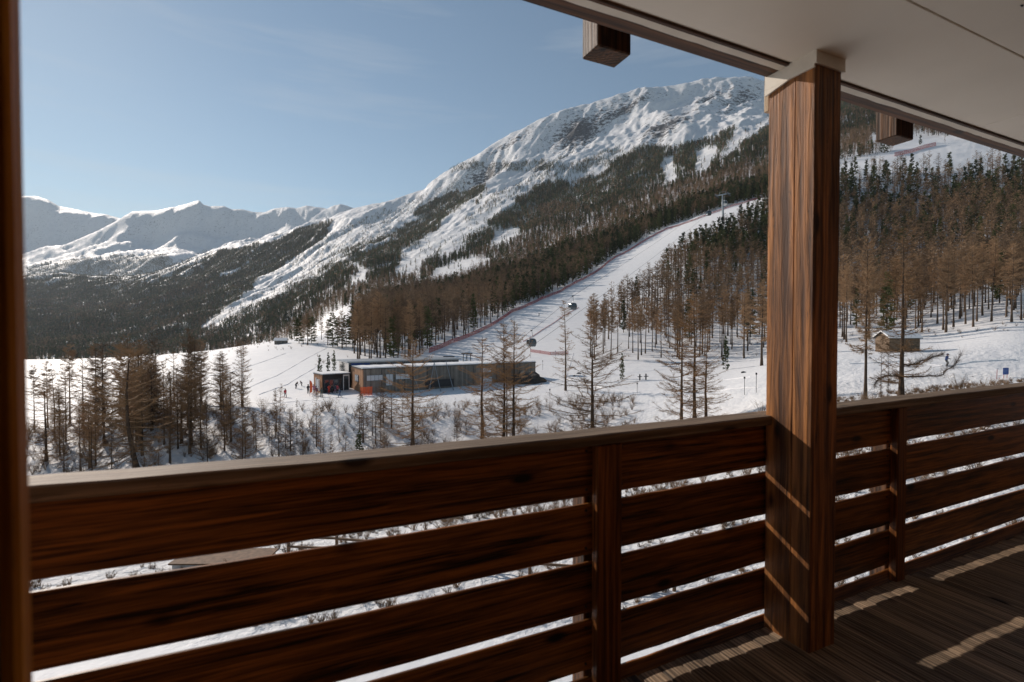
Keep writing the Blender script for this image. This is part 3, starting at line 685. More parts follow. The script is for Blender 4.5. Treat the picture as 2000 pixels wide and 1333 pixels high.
plant_px('pine_small', 700, 66, 838, 'pine_tree', 'dark green bushy young pine just above the rail', None, wide=.8)
for px, q, top, lab in ((624, 118, 692, 'largest of three little firs on the snow behind the annex'), (641, 126, 687, 'middle one of three little firs on the snow behind the annex'), (652, 132, 683, 'smallest of three little firs on the snow behind the annex'), (1418, 112, 655, 'small dark fir at the edge of the wood left of the balcony post'), (1215, 108, 688, 'little bushy fir by the wooden rail at the wood edge')):
    plant_px('pine_small', px, q, top, 'pine_tree', lab, None, wide=.55)

# ---- stands on the near hillside
def sample_stand(poly, spacing, q0, q1, n_try, avoid=(), seed=0, keep=1.0):
    rg = np.random.default_rng(seed); xs = [p[0] for p in poly]
    a0, a1 = (min(xs) - CX) / F, (max(xs) - CX) / F
    q = np.sqrt(rg.random(n_try) * (q1 ** 2 - q0 ** 2) + q0 ** 2); px = CX + F * (a0 + (a1 - a0) * rg.random(n_try))
    z = ground(px, q); py = py_of(z, q); ok = inpoly(px, py, poly)
    for a in avoid: ok &= ~inpoly(px, py, a)
    px, q, py = px[ok], q[ok], py[ok]; out = []; cell = {}
    for i in range(len(px)):
        X, Y = (px[i] - CX) / F * q[i], q[i]; c = (int(X // spacing), int(Y // spacing))
        if any((X - a) ** 2 + (Y - b) ** 2 < spacing ** 2 for dx in (-1, 0, 1) for dy in (-1, 0, 1) for a, b in cell.get((c[0] + dx, c[1] + dy), ())): continue
        cell.setdefault(c, []).append((X, Y)); out.append((px[i], q[i], py[i]))
    return out
LEFT = [(694, 712), (688, 676), (700, 640), (730, 586), (830, 565), (1000, 524), (1200, 455), (1400, 385), (1500, 355), (1500, 384), (1440, 396), (1400, 408), (1350, 427), (1300, 443), (1250, 470), (1200, 499), (1150, 535), (1100, 562), (1050, 584), (1000, 605), (940, 643), (880, 668), (830, 686), (800, 706)]
RIGHT = [(1150, 705), (1165, 655), (1225, 600), (1285, 562), (1300, 525), (1330, 503), (1370, 478), (1410, 458), (1450, 435), (1495, 402), (1520, 350), (1640, 342), (2060, 325), (2060, 622), (1900, 645), (1800, 655), (1640, 672), (1560, 690), (1480, 700), (1400, 704), (1300, 702), (1200, 706)]
stand = []
for p in sample_stand(LEFT, 3.9, 120, 640, 40000, seed=3): stand.append((*p, 'L'))
for p in sample_stand(RIGHT, 4.6, 88, 640, 60000, seed=4): stand.append((*p, 'R'))
rg = np.random.default_rng(5)
individ_l, individ_p, rest = [], [], {'larch0': [], 'larch1': [], 'pine0': [], 'pine1': []}
for px, q, py, side in sorted(stand, key=lambda t: t[1]):
    if side == 'L': pe = np.interp(px, [700, 900, 1050, 1300, 1500], [.06, .14, .42, .55, .6]) * (1.2 if py < 600 else .75) 
    else:
        if py > 600 or (px < 1260 and py > 560): pe = .03
        elif px < 1560: pe = .72 if py < 515 else .10
        else: pe = .05 if py > 520 else (.22 if py > 430 else .5)
    if side == 'R' and py > 610 and rg.random() < .42: continue
    if side == 'R' and px > 1560 and rg.random() < np.interp(py, [325, 400], [.82, 0]): continue
    is_p = rg.random() < pe; h = rg.uniform(13, 20) if is_p else rg.uniform(15.5, 22)
    if side == 'R' and px > 1600 and not is_p: h *= 1.1
    if is_p and len(individ_p) < 240: individ_p.append((px, q, h, side))
    elif not is_p and len(individ_l) < 255: individ_l.append((px, q, h, side))
    else: rest[('pine' if is_p else 'larch') + str(rg.integers(2))].append((px, q, h))
def zone(px, q, side):
    if side == 'L':
        if px < 760: return 'at the left end of the stand beside the open meadow'
        if px < 900: return 'in the stand just above the roof of the lift station'
        return 'along the red net on the left edge of the ski slope'
    if px < 1300: return 'in the front group that juts onto the ski slope'
    if px < 1500: return 'on the wooded slope directly left of the balcony post'
    if px < 1660: return 'in the wood behind the balcony post'
    return 'in the wood above the log hut, right of the balcony post' if q < 150 else 'higher on the wooded slope right of the balcony post'
for px, q, h, side in individ_l:
    near_top = q > 170
    k = ['tall_b', 'tall_c', 'tall_a', 'tall_b'][rg.integers(4)]
    zn = zone(px, q, side); plant(k, px, q, h, 'larch_tree', 'bare brown larch ' + zn, 'larches ' + zn)
for px, q, h, side in individ_p:
    k = ['pine_a', 'pine_b'][rg.integers(2)]
    zn = zone(px, q, side); plant(k, px, q, h, 'pine_tree', 'dark evergreen ' + zn, 'evergreens ' + zn)

# ---- scattered trees (one object each, geometry nodes) for the far woods
def scatter(name, proto_mesh, pts, scl, label, cat='forest', wide=1.0):
    pts = np.asarray(pts, np.float32); me = bpy.data.meshes.new(name); me.vertices.add(len(pts)); me.vertices.foreach_set('co', pts.ravel())
    a = me.attributes.new('scl', 'FLOAT', 'POINT'); a.data.foreach_set('value', np.asarray(scl, np.float32))
    me.update(); o = bpy.data.objects.new(name, me); COL.objects.link(o)
    po = bpy.data.objects.new(name + '_source', proto_mesh)
    ng = bpy.data.node_groups.new(name, 'GeometryNodeTree'); ng.interface.new_socket('Geometry', in_out='INPUT', socket_type='NodeSocketGeometry'); ng.interface.new_socket('Geometry', in_out='OUTPUT', socket_type='NodeSocketGeometry')
    n, l = ng.nodes, ng.links
    gi = n.new('NodeGroupInput'); go = n.new('NodeGroupOutput'); mp = n.new('GeometryNodeMeshToPoints'); ip = n.new('GeometryNodeInstanceOnPoints'); oi = n.new('GeometryNodeObjectInfo')
    oi.inputs['Object'].default_value = po; oi.inputs['As Instance'].default_value = True
    at_ = n.new('GeometryNodeInputNamedAttribute'); at_.data_type = 'FLOAT'; at_.inputs['Name'].default_value = 'scl'
    rv = n.new('FunctionNodeRandomValue'); rv.data_type = 'FLOAT_VECTOR'; rv.inputs[0].default_value = (0, 0, 0); rv.inputs[1].default_value = (0, 0, 6.283)
    l.new(gi.outputs[0], mp.inputs['Mesh']); l.new(mp.outputs[0], ip.inputs['Points']); l.new(oi.outputs['Geometry'], ip.inputs['Instance'])
    cs = n.new('ShaderNodeCombineXYZ')
    ml = n.new('ShaderNodeMath'); ml.operation = 'MULTIPLY'; ml.inputs[1].default_value = wide; l.new(at_.outputs['Attribute'], ml.inputs[0])
    l.new(ml.outputs[0], cs.inputs[0]); l.new(ml.outputs[0], cs.inputs[1]); l.new(at_.outputs['Attribute'], cs.inputs[2])
    l.new(cs.outputs[0], ip.inputs['Scale']); l.new(rv.outputs[0], ip.inputs['Rotation']); l.new(ip.outputs[0], go.inputs[0])
    md = o.modifiers.new('scatter', 'NODES'); md.node_group = ng
    tag(o, label, cat, kind='stuff'); return o
for key, lst in rest.items():
    if not lst: continue
    kind, i = key[:-1], int(key[-1]); A_ = np.array(lst); z = ground(A_[:, 0], A_[:, 1])
    P = np.stack([(A_[:, 0] - CX) / F * A_[:, 1], A_[:, 1], z - .3], 1)
    scatter('larch_forest' if kind == 'larch' else 'pine_forest', FAR[kind][i], P, A_[:, 2] / (16 if kind == 'larch' else 15), ('brown bare larches' if kind == 'larch' else 'dark evergreens') + ' massed on the hillside above the ski slope')

# far mountain woods: density drawn over the slopes
TL_X = [0, 60, 150, 300, 415, 425, 500, 560, 620, 680, 740, 800, 850, 893, 950, 1000, 1040, 1100, 1147, 1196, 1250, 1312, 1361, 1404, 1444, 1507, 1640, 2060]
TL_Y = [545, 545, 545, 548, 506, 628, 605, 572, 540, 500, 478, 458, 500, 478, 440, 402, 372, 355, 350, 318, 305, 300, 292, 308, 276, 240, 150, 120]
WOODS = [[(395, 650), (398, 512), (450, 492), (520, 476), (600, 446), (650, 436), (640, 462), (600, 486), (560, 515), (500, 556), (440, 606)],
         [(770, 450), (820, 410), (875, 385), (945, 372), (930, 392), (880, 412), (850, 455), (800, 480)],
         [(840, 405), (900, 372), (950, 370), (930, 395), (860, 425)], [(1195, 325), (1230, 290), (1310, 290), (1380, 275), (1440, 250), (1400, 300), (1300, 330)]]
GAPS = [[(395, 648), (430, 612), (500, 580), (560, 530), (610, 498), (600, 530), (530, 585), (450, 628), (402, 652)], [(675, 560), (700, 525), (725, 528), (712, 558)], [(770, 535), (785, 490), (850, 470), (872, 480), (830, 520), (800, 540)],
        [(835, 562), (850, 525), (915, 508), (970, 506), (940, 530), (880, 562)], [(955, 490), (960, 455), (1010, 446), (1018, 460), (990, 482)], [(1290, 362), (1292, 308), (1312, 308), (1314, 360)], [(1350, 345), (1355, 300), (1395, 285), (1392, 318), (1370, 345)],
        [(1400, 312), (1404, 298), (1440, 268), (1507, 224), (1512, 238), (1450, 285), (1420, 308)], [(1700, 300), (1700, 262), (1850, 262), (1900, 300), (1780, 296)], PISTE2, [(855, 500), (895, 460), (950, 420), (1000, 385), (1038, 366), (1042, 374), (1000, 402), (950, 440), (895, 476), (860, 512)]]
SPARSE = [([(45, 545), (60, 522), (150, 508), (330, 498), (340, 545), (200, 552)], .38), ([(560, 520), (640, 460), (700, 430), (800, 400), (900, 350), (930, 370), (800, 450), (700, 480), (640, 530), (570, 580)], .10),
          ([(900, 440), (960, 385), (1050, 350), (1200, 290), (1240, 300), (1150, 350), (1040, 372), (1000, 400)], .22), ([(640, 330), (1640, 300), (1960, 290), (1960, 335), (1640, 345)], .35)]
fo = fbm(XW / 260, YW / 260, 4, 71); fo2 = fbm(XW / 90, YW / 90, 3, 72)
_pp, _py = PP, PYG
PPw = PP + 26 * fo + 16 * fo2; PYw = PYG + 20 * fbm(XW / 170, YW / 170, 4, 73)
dens = sm(-22, 26, PYw - np.interp(PPw, TL_X, TL_Y) + 14 * fo2)
for w in WOODS: dens = np.maximum(dens, inpoly(PPw, PYw, w) * .9)
for w, d_ in SPARSE: dens = np.maximum(dens, inpoly(PPw, PYw, w) * d_)
for g_ in GAPS: dens = np.where(inpoly(PPw, PYw, g_), .04, dens)
dens *= sm(-.36, -.12, fo + .45 * fo2 + .3 * (PP < 430)) * (.5 + .5 * sm(-.12, .12, fo2))
dens[(QQ < 615) | (QQ > 6400)] = 0
dens[(QQ < 5200) & (QQ > 4700)] *= .3
dens[(PP > 1020) & (QQ > 3400)] = 0
dpy = np.zeros_like(Z); dpy[:-1] = np.clip(PYG[:-1] - PYG[1:], 0, None)
vis = PYG < np.minimum.accumulate(np.where(QQ > 60, PYG, 1e9), axis=0) + 6
hp = 15 * F / QQ
W = dens * dpy * np.gradient(PX)[None, :] * vis * np.where(QQ < 1500, 17.0, 11.0) / (hp * hp * .33)
W = np.minimum(W, 40)
cnt = rng.poisson(W); cnt[:, :10] = 0
ii, jj = np.nonzero(cnt); rep = cnt[ii, jj]; ii = np.repeat(ii, rep); jj = np.repeat(jj, rep)
ii = np.minimum(ii, nr - 2); jj = np.minimum(jj, nc - 2)
qf = NQ[ii] + (NQ[ii + 1] - NQ[ii]) * rng.random(len(ii)); pf = PX[jj] + (PX[jj + 1] - PX[jj]) * rng.random(len(ii))
zf = ground(pf, qf); Pf = np.stack([(pf - CX) / F * qf, qf, zf - .6], 1)
brown = .22 + .9 * np.clip(fo[ii, jj] * 1.5 + .1, 0, 1) * (PYG[ii, jj] > np.interp(pf, TL_X, TL_Y) + 40) + .35 * (qf < 1100)
isl = rng.random(len(ii)) < np.clip(brown, 0, .85)
hf = rng.uniform(.75, 1.3, len(ii)) * np.where(dens[ii, jj] < .4, .75, 1.0)
print("FAR", len(ii))
mid = qf < 1400
for nm, sel, me_, lab in (('larch_forest', isl & mid, FAR['larch'][0], 'brown larches on the lower mountain slopes'), ('pine_forest', ~isl & mid & (rng.random(len(ii)) < .5), FAR['pine'][0], 'dark evergreens on the lower mountain slopes'),
                          ('mountain_larch_forest', isl & ~mid, TINY['larch'][0], 'brown larch woods high on the far mountain flank'), ('mountain_pine_forest', ~isl & ~mid, TINY['pine'][0], 'dark evergreen woods high on the far mountain flank')):
    scatter(nm, me_, Pf[sel], hf[sel], lab)

# ------------------------------------------------------------------ the lift station and things on the snow
def seg_box(mb, p0, p1, depth, z0, z1, mi=0):
    """upright box: front face runs p0 -> p1 in plan, body behind it (left of the direction)"""
    p0 = Vector(p0[:2]); p1 = Vector(p1[:2]); d = (p1 - p0).normalized(); nrm = Vector((-d.y, d.x)) * depth
    c = [p0, p1, p1 + nrm, p0 + nrm]
    vs = [(a.x, a.y, z0) for a in c] + [(a.x, a.y, z1) for a in c]
    return mb.add(vs, [(3, 2, 1, 0), (4, 5, 6, 7), (0, 1, 5, 4), (1, 2, 6, 5), (2, 3, 7, 6), (3, 0, 4, 7)], mi)
def board_mat(name, c0, c1, period=.35):
    m, n, l, b = newmat(name); tc = N(n, 'ShaderNodeTexCoord')
    sx = N(n, 'ShaderNodeSeparateXYZ'); l.new(tc.outputs['Object'], sx.inputs[0])
    w = N(n, 'ShaderNodeMath', operation='DIVIDE'); l.new(sx.outputs[0], w.inputs[0]); w.inputs[1].default_value = period
    fl = N(n, 'ShaderNodeMath', operation='FLOOR'); l.new(w.outputs[0], fl.inputs[0])
    wn_ = N(n, 'ShaderNodeTexWhiteNoise', noise_dimensions='1D'); l.new(fl.outputs[0], wn_.inputs['W'])
    no = N(n, 'ShaderNodeTexNoise'); no.inputs['Scale'].default_value = 1.2; no.inputs['Detail'].default_value = 6; l.new(tc.outputs['Object'], no.inputs['Vector'])
    ad = N(n, 'ShaderNodeMath', operation='MULTIPLY_ADD'); l.new(wn_.outputs[0], ad.inputs[0]); ad.inputs[1].default_value = .5; s_ = N(n, 'ShaderNodeMath', operation='MULTIPLY'); l.new(no.outputs['Fac'], s_.inputs[0]); s_.inputs[1].default_value = .6; l.new(s_.outputs[0], ad.inputs[2])
    r = ramp(n, [(.15, c0), (.85, c1)]); l.new(ad.outputs[0], r.inputs[0]); l.new(r.outputs[0], b.inputs['Base Color']); b.inputs['Roughness'].default_value = .75
    return m
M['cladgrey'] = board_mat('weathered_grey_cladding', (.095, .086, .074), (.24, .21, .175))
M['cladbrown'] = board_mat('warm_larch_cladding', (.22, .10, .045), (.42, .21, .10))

def rel(o, w):            # world point -> local of an unrotated/rotated empty
    return o.matrix_basis.inverted() @ Vector(w)
zb = EYE - 12.0
P0 = Vector(((708 - CX) / F * 97, 97)); P1 = Vector(((1046 - CX) / F * 119, 119)); dF = (P1 - P0).normalized(); nF = Vector((-dF.y, dF.x))
LF = (P1 - P0).length; angF = math.atan2(dF.y, dF.x)
st = empty('lift_station', (P0.x, P0.y, 0), angF, label='long low timber clad lift station with snow on its flat roof', cat='building')
ztop = EYE + (CY - 723) / F * 97 - .02 * 97 + 0.3; ztop = float(z_of(722, 97)); zbase = float(z_of(768, 97)) - 1.6
DEP = 9.2
mb = MB(); mb.box(.12, LF, 0, DEP, zbase, ztop - .02); mb.build('wall', M['cladgrey'], st)
mb = MB(); mb.box(.0, .12, -.03, DEP, zbase, ztop - .02)
o = mb.build('end_wall', M['cladgrey'], st, label='end wall in warm brown with sunlight put into its colour')
m2 = board_mat('sunlit_end_cladding', (.26, .12, .055), (.50, .26, .13)); nn = m2.node_tree  # lighter, warmer copy of the cladding: sunlight put into the colour
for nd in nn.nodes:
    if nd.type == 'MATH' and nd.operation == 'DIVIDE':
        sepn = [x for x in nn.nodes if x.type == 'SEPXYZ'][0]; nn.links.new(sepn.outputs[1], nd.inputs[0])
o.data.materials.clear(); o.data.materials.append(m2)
MB().box(-.12, LF + .1, -.12, DEP + .1, ztop - .02, ztop + .14).build('roof', M['dark'], st)
snow_roof = MB()
nx = 60; vs = []; 
for i in range(nx + 1):
    for j, yy in enumerate((-.08, .5, DEP * .5, DEP)):
        vs.append((i * LF / nx - .05, yy, ztop + .145 + (.30 if j in (1, 2) else (.20 if j == 0 else .1)) + .05 * math.sin(i * 1.7 + j)))
for i in range(nx + 1): vs.append((i * LF / nx - .05, -.08, ztop + .145))
fs = [(i * 4 + j, (i + 1) * 4 + j, (i + 1) * 4 + j + 1, i * 4 + j + 1) for i in range(nx) for j in range(3)] + [((nx + 1) * 4 + i, (nx + 1) * 4 + i + 1, (i + 1) * 4, i * 4) for i in range(nx)]
fs += [((nx + 1) * 4, 0, 1, 2, 3)]
snow_roof.add(vs, fs); snow_roof.build('roof_snow', M['packed'], st, smooth=False)
def window(parent, x0, x1, z0, z1, y=-.0, pane='paleglass', n=1, name='window', axis='y', xw_=0):
    fr = MB()
    if axis == 'y':
        fr.box(x0, x1, y - .10, y - .002, z0, z1); f = fr.build(name, M['greypaint'], parent)
        for k in range(n):
            a = x0 + .07 + k * (x1 - x0 - .07) / n; b_ = x0 + (k + 1) * (x1 - x0 - .07) / n
            MB().box(a, b_, y - .13, y - .102, z0 + .08, z1 - .08).build('pane', M[pane], f)
    else:
        fr.box(xw_ - .10, xw_ - .002, x0, x1, z0, z1); f = fr.build(name, M['greypaint'], parent)
        for k in range(n):
            a = x0 + .07 + k * (x1 - x0 - .07) / n; b_ = x0 + (k + 1) * (x1 - x0 - .07) / n
            MB().box(xw_ - .13, xw_ - .102, a, b_, z0 + .08, z1 - .08).build('pane', M[pane], f)
    return f
def along(px):            # where column px hits the front wall, metres from the corner
    a = (px - CX) / F; return (a * P0.y - P0.x) / (dF.x - a * dF.y)
for a, b_, y0, y1, n_ in ((715, 747, 733.5, 745, 4), (753, 767, 731, 754, 2), (772, 800, 731, 742, 3), (939, 959, 719, 728, 2)):
    x0, x1 = along(a), along(b_); q = P0.y + dF.y * x0
    window(st, x0, x1, float(z_of(y1, q)), float(z_of(y0, q)), n=n_)
x0, x1 = along(938), along(960); q = P0.y + dF.y * x0
MB().box(x0, x1, -.10, -.002, float(z_of(752, q)), float(z_of(738, q))).build('roller_door', M['paleglass'], st)
window(st, 3.0, 5.6, ztop - 2.75, ztop - 1.35, axis='x', n=2)
for k in range(7): 
    x = along(700 + 45 * (k + 1)); MB().box(x - .05, x + .05, -.07, -.002, zbase, ztop - .1).build('cladding_strip', M['dark'], st)
MB().box(along(830), along(885), -.32, -.002, float(z_of(756, 105)), float(z_of(742, 105))).build('recess_shade_box', M['dark'], st)  # raised dark box stands in for the shade of a recess
# upper glass hall behind
uh = empty('upper_station_hall', (P0.x + nF.x * 9.6 - dF.x * .4, P0.y + nF.y * 9.6 - dF.y * .4, 0), angF, label='dark glass hall with blue edge standing behind the timber lift station', cat='building')
q2 = P0.y + nF.y * 9.6
zt2 = float(z_of(709, q2)); MB().box(0, 26, 0, 9, zbase, zt2).build('wall', M['glass'], uh)
MB().box(-.4, 26.4, -.5, 9.4, zt2 + .003, zt2 + .28).build('roof', M['steel'], uh)
MB().box(.5, 4.5, -.06, -.005, zt2 - .62, zt2 - .12).build('sign_band', M['blue'], uh)
for k in range(9): MB().box(3 * k, 3 * k + .12, -.1, -.005, zbase, zt2).build('mullion', M['greypaint'], uh)
# annex at the left
Pa = Vector(((628 - CX) / F * 99, 99)); an = empty('station_annex', (Pa.x, Pa.y, 0), angF + .12, label='low flat roofed annex with brown side wall and dark glazed front', cat='building')
za = float(z_of(733.5, 99)); zab = float(z_of(764, 99)) - .8
MB().box(.1, 5.6, 0, 5.2, zab, za).build('wall', M['dark'], an)
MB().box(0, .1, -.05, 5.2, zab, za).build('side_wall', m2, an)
MB().box(-.1, 5.6, -.7, 5.4, za + .003, za + .16).build('roof', M['dark'], an); MB().box(-.05, 5.6, -.6, 5.3, za + .163, za + .34).build('roof_snow', M['packed'], an)
for k in range(4): window(an, .5 + k * .95, 1.4 + k * .95, zab + 1.0, za - .95, n=1, pane='glass')
window(an, 2.0, 3.4, zab + 1.1, za - .9, axis='x', n=1)
dr = MB().box(4.35, 5.35, -.35, -.25, zab + .7, za - .35).build('door', M['glass'], an); MB().box(4.2, 4.35, -.36, -.24, zab + .6, za - .25).box(5.35, 5.5, -.36, -.24, zab + .6, za - .25).box(4.2, 5.5, -.37, -.23, za - .36, za - .05).build('door_frame', M['white'], dr)
MB().box(-.18, -.02, 3.2, 3.5, zab + .7, za - .7).box(-.18, -.02, 1.3, 1.6, zab + .7, za - .9).build('post', M['white'], an)

def bnr():
    p = at(604, 97); o = empty('banner', (p.x, p.y, p.z), .5, label='orange beach flag banner on a pole beside the annex', cat='banner')
    MB().tube([(0, 0, 0), (0, 0, 3.2)], .03).build('pole', M['steel'], o)
    mb = MB(); pts = [(0.03, 3.15), (.35, 2.9), (.55, 2.3), (.5, 1.2), (.42, .7), (.03, .6)]
    mb.add([(x, .012, z) for x, z in pts] + [(x, -.012, z) for x, z in pts], [tuple(range(6)), tuple(range(11, 5, -1))] + [(i, (i + 1) % 6, (i + 1) % 6 + 6, i + 6) for i in range(6)]); mb.build('cloth', M['banner'], o)
bnr()
p = at(715, 93.5); o = empty('net_barrier', (p.x, p.y, p.z), angF, label='bright orange net barrier at the corner of the lift station', cat='barrier')
for k in range(4): MB().tube([(-1.1 + k * .73, 0, -.2), (-1.1 + k * .73, 0, 1.75)], .03).build('post', M['orange'], o)
mb = MB()
for k in range(9): mb.box(-1.1, 1.1, -.012, .012, .1 + k * .18, .21 + k * .18)
for k in range(12): mb.box(-1.1 + k * .19, -1.02 + k * .19, -.02, -.013, .1, 1.7)
mb.build('net', M['orange'], o)
p = at(690, 95); 
# leaning cable stays
for i, (a, b_, lab) in enumerate((((848, 708, 105), (861, 751, 101.5), 'right leg of the pale inverted V pole frame before the station'), ((848, 709, 105), (838, 742, 102.5), 'left leg of the pale inverted V pole frame before the station'), ((871, 706, 106.5), (886, 751, 103), 'single leaning pale pole before the station roof edge'), ((804, 724, 103), (821, 752, 100), 'faint leaning pole behind the broad drooping larch'))):
    A_ = Vector((xw(a[0], a[2], a[1]), a[2], float(z_of(a[1], a[2])))); B_ = Vector((xw(b_[0], b_[2], b_[1]), b_[2], ground_xy(xw(b_[0], b_[2], b_[1]), b_[2]) - .1))
    mb = MB().tube([B_, A_], .075); mb.tube([B_, B_ + (A_ - B_) * .1], .14); tag(mb.build('leaning_pole', M['steel']), 'pale ' + lab if not lab.startswith(('right', 'left', 'single', 'faint')) else lab, 'pole', 'steel poles in front of the lift station')
# snow guns / T frames on the slope behind the roof
for px, py, lab in ((877, 704, 'dark table like frame standing just above the station roof'), (912, 698, 'dark open frame on the snow right of the table like frame')):
    q = 124; x = xw(px, q, py); zt = float(z_of(py - 6, q)); g0 = ground_xy(x, q)
    mb = MB(); mb.box(x - 1.4, x + 1.4, q - .3, q + .3, zt, zt + .25)
    for dx in (-1.1, 0, 1.1): mb.tube([(x + dx, q, g0 - .2), (x + dx * .8, q, zt)], .1)
    mb.tube([(x - 1.1, q, g0), (x, q, zt)], .05); tag(mb.build('steel_frame', M['dark']), lab, 'frame')
# dark heap at the station's right end
def heap(px, q, w, h, mat, name, label, cat, seed=0, yoff=0.0, rough=.35):
    p = at(px, q); bm = bmesh.new(); bmesh.ops.create_icosphere(bm, subdivisions=3, radius=1)
    for v in bm.verts:
        n_ = 1 + rough * float(fbm(np.array([v.co.x * 1.7 + seed]), np.array([v.co.y * 1.7 + v.co.z * 2.3]), 4, seed)[0]) * 2
        v.co = Vector((v.co.x * w * n_, v.co.y * w * .6 * n_, max(-.2, v.co.z * h * n_)))
    me = bpy.data.meshes.new(name); bm.to_mesh(me); bm.free(); return link(name, me, mat, None, (p.x, p.y, p.z - .05), label=label, cat=cat)
heap(1030, 112, 4.2, 2.4, plain('dark_spoil', (.045, .04, .035), .9, var=.5, scale=2), 'earth_heap', 'dark brown heap of earth and brush at the right end of the lift station', 'heap', 5)
for i, (px, q, w, lab) in enumerate(((1131, 122, .55, 'left dark boulder on the snow beside the lone slim larch'), (1122, 118, .4, 'small dark stone by the foot of the lone slim larch'), (1453, 96, .5, 'dark stone poking from the snow left of the balcony post'))): heap(px, q, w, w * .8, plain('rock', (.09, .085, .08), .9, var=.4), 'boulder', lab, 'rock', 11 + i)
# chalet on the meadow crest
q = 225; p = at(549, q); ch = empty('far_chalet', (p.x, p.y, p.z + .3), .25, label='small distant chalet with snowy roof on the crest of the meadow', cat='chalet')
ch.scale = (.62, .62, .62)
MB().box(-4, 4, -3, 3, -1, 1.9).build('wall', M['cladgrey'], ch)
mb = MB(); mb.add([(-4.6, -3.8, 1.75), (4.6, -3.8, 1.75), (4.6, 0, 3.5), (-4.6, 0, 3.5), (-4.6, 3.8, 1.75), (4.6, 3.8, 1.75), (-4.6, -3.8, 2.05), (4.6, -3.8, 2.05), (4.6, 0, 3.85), (-4.6, 0, 3.85), (-4.6, 3.8, 2.05), (4.6, 3.8, 2.05)],
    [(6, 7, 8, 9), (9, 8, 11, 10), (0, 3, 2, 1), (3, 4, 5, 2), (0, 1, 7, 6), (4, 10, 11, 5), (1, 2, 8, 7), (2, 5, 11, 8), (0, 6, 9, 3), (3, 9, 10, 4)]); mb.build('roof', M['packed'], ch)
window(ch, -2.6, -1.2, .3, 1.2, y=-3, pane='glass'); window(ch, 1.0, 2.4, .3, 1.2, y=-3, pane='glass')
# log hut at the right
p = at(1769, 88); hx = xw(1735, 88, 680); hq = 86.0
hut = empty('log_hut', (xw(1737, hq, 680), hq, 0), -.04, label='small log hut with snowy gable roof under the trees right of the post', cat='hut')
hz0 = float(z_of(684, hq)); hz1 = float(z_of(660, hq)); hz2 = float(z_of(648.5, hq)); HL = 5.0; HD = 3.4
hw = plain('hut_logs', (.20, .135, .085), .8, var=.35, scale=4)
zz_ = hz0 - .4; k = 0
while zz_ < hz1 - .05:
    MB().tube([(0.02 - .12 * (k % 2), 0, zz_ + .12), (HL + .12, 0, zz_ + .12)], .13, n=8).build('log', hw, hut)
    MB().tube([(0, -.1, zz_ + .24 if False else zz_ + .12), (0, HD, zz_ + .12)], .125, n=8).build('log', hw, hut)
    MB().tube([(HL, .16, zz_ + .12), (HL, HD, zz_ + .12)], .12, n=8).build('log', hw, hut)
    zz_ += .25; k += 1
mb = MB(); mb.add([(-.03, -.02, hz1 - .05), (-.03, HD, hz1 - .05), (-.03, HD / 2, hz2 - .1), (.09, -.02, hz1 - .05), (.09, HD, hz1 - .05), (.09, HD / 2, hz2 - .1)], [(0, 2, 1), (3, 4, 5), (0, 3, 5, 2), (1, 2, 5, 4), (0, 1, 4, 3)]); mb.build('gable', hw, hut)
mb = MB(); mb.add([(.1, .1, hz0 - .5), (HL - .1, .1, hz0 - .5), (HL - .1, HD, hz0 - .5), (.1, HD, hz0 - .5), (.1, .1, hz1 - .1), (HL - .1, .1, hz1 - .1), (HL - .1, HD, hz1 - .1), (.1, HD, hz1 - .1)], [(0, 1, 5, 4), (1, 2, 6, 5), (2, 3, 7, 6), (3, 0, 4, 7), (4, 5, 6, 7)]); mb.build('inner_wall', M['dark'], hut)
for nm, mt, d0, d1 in (('roof', M['dark'], 0, .08), ('roof_snow', M['packed'], .083, .34)):
    mb = MB(); a = (-.35, HL + .35); y_ = (-.45, HD / 2, HD + .45); zr = (hz1 - .15, hz2, hz1 - .15)
    V = [(x, y, z + d) for d in (d0, d1) for x in a for y, z in zip(y_, zr)]
    mb.add(V, [(0, 3, 4, 1), (1, 4, 5, 2), (6, 7, 10, 9), (7, 8, 11, 10), (0, 6, 9, 3), (2, 5, 11, 8), (0, 1, 7, 6), (1, 2, 8, 7), (3, 9, 10, 4), (4, 10, 11, 5)]); mb.build(nm, mt, hut)
# bench rail at the wood edge
for px, lab in ((1250, 'left short dark post pair of a wooden rail at the wood edge'), (1262, 'right short dark post of the wooden rail at the wood edge')):
    p = at(px, 104); mb = MB(); mb.box(-.12, .12, -.12, .12, -.2, 1.3); mb.box(-.5, .5, -.16, -.122, .7, .85); o = mb.build('rail_post', M['dark'], None, loc=(p.x, p.y, p.z)); tag(o, lab, 'post')

# slope marker poles, pennant line and blue sign
for px, py, h, lab in ((1455, 772, 2.3, 'marker pole with dark round top on the snow left of the balcony post'), (1478, 768, 2.5, 'marker pole with dark top closest to the balcony post'), (1245, 768, 1.6, 'short marker pole on the snow between the crooked larch and the trio'), (1060, 724, 2.4, 'slim dark pole at the foot of the ski slope'), (1074, 775, 1.2, 'small dark stake on the snow right of the tall larch trio'), (1085, 703, 2.6, 'thin pole where the slope net ends'), (1036, 700, 3.0, 'thin dark post at the left end of the lower slope net')):
    p = spot(px, py); mb = MB(); mb.tube([(0, 0, -.3), (0, 0, h)], .035); mb.tube([(0, 0, h - .05), (0, 0, h + .22)], .12, n=8); tag(mb.build('marker_pole', M['dark'], None, loc=p), lab, 'pole')
pl = empty('pennant_line', at(1868, 56), 0, label='line of small hanging pennants across the snow near the blue sign', cat='pennants'); bx = pl.location.copy()
def wl_(px, q, py): return Vector((xw(px, q, py), q, float(z_of(py, q)))) - bx
A_, B_ = wl_(1840, 56, 737), wl_(1958, 54, 734)
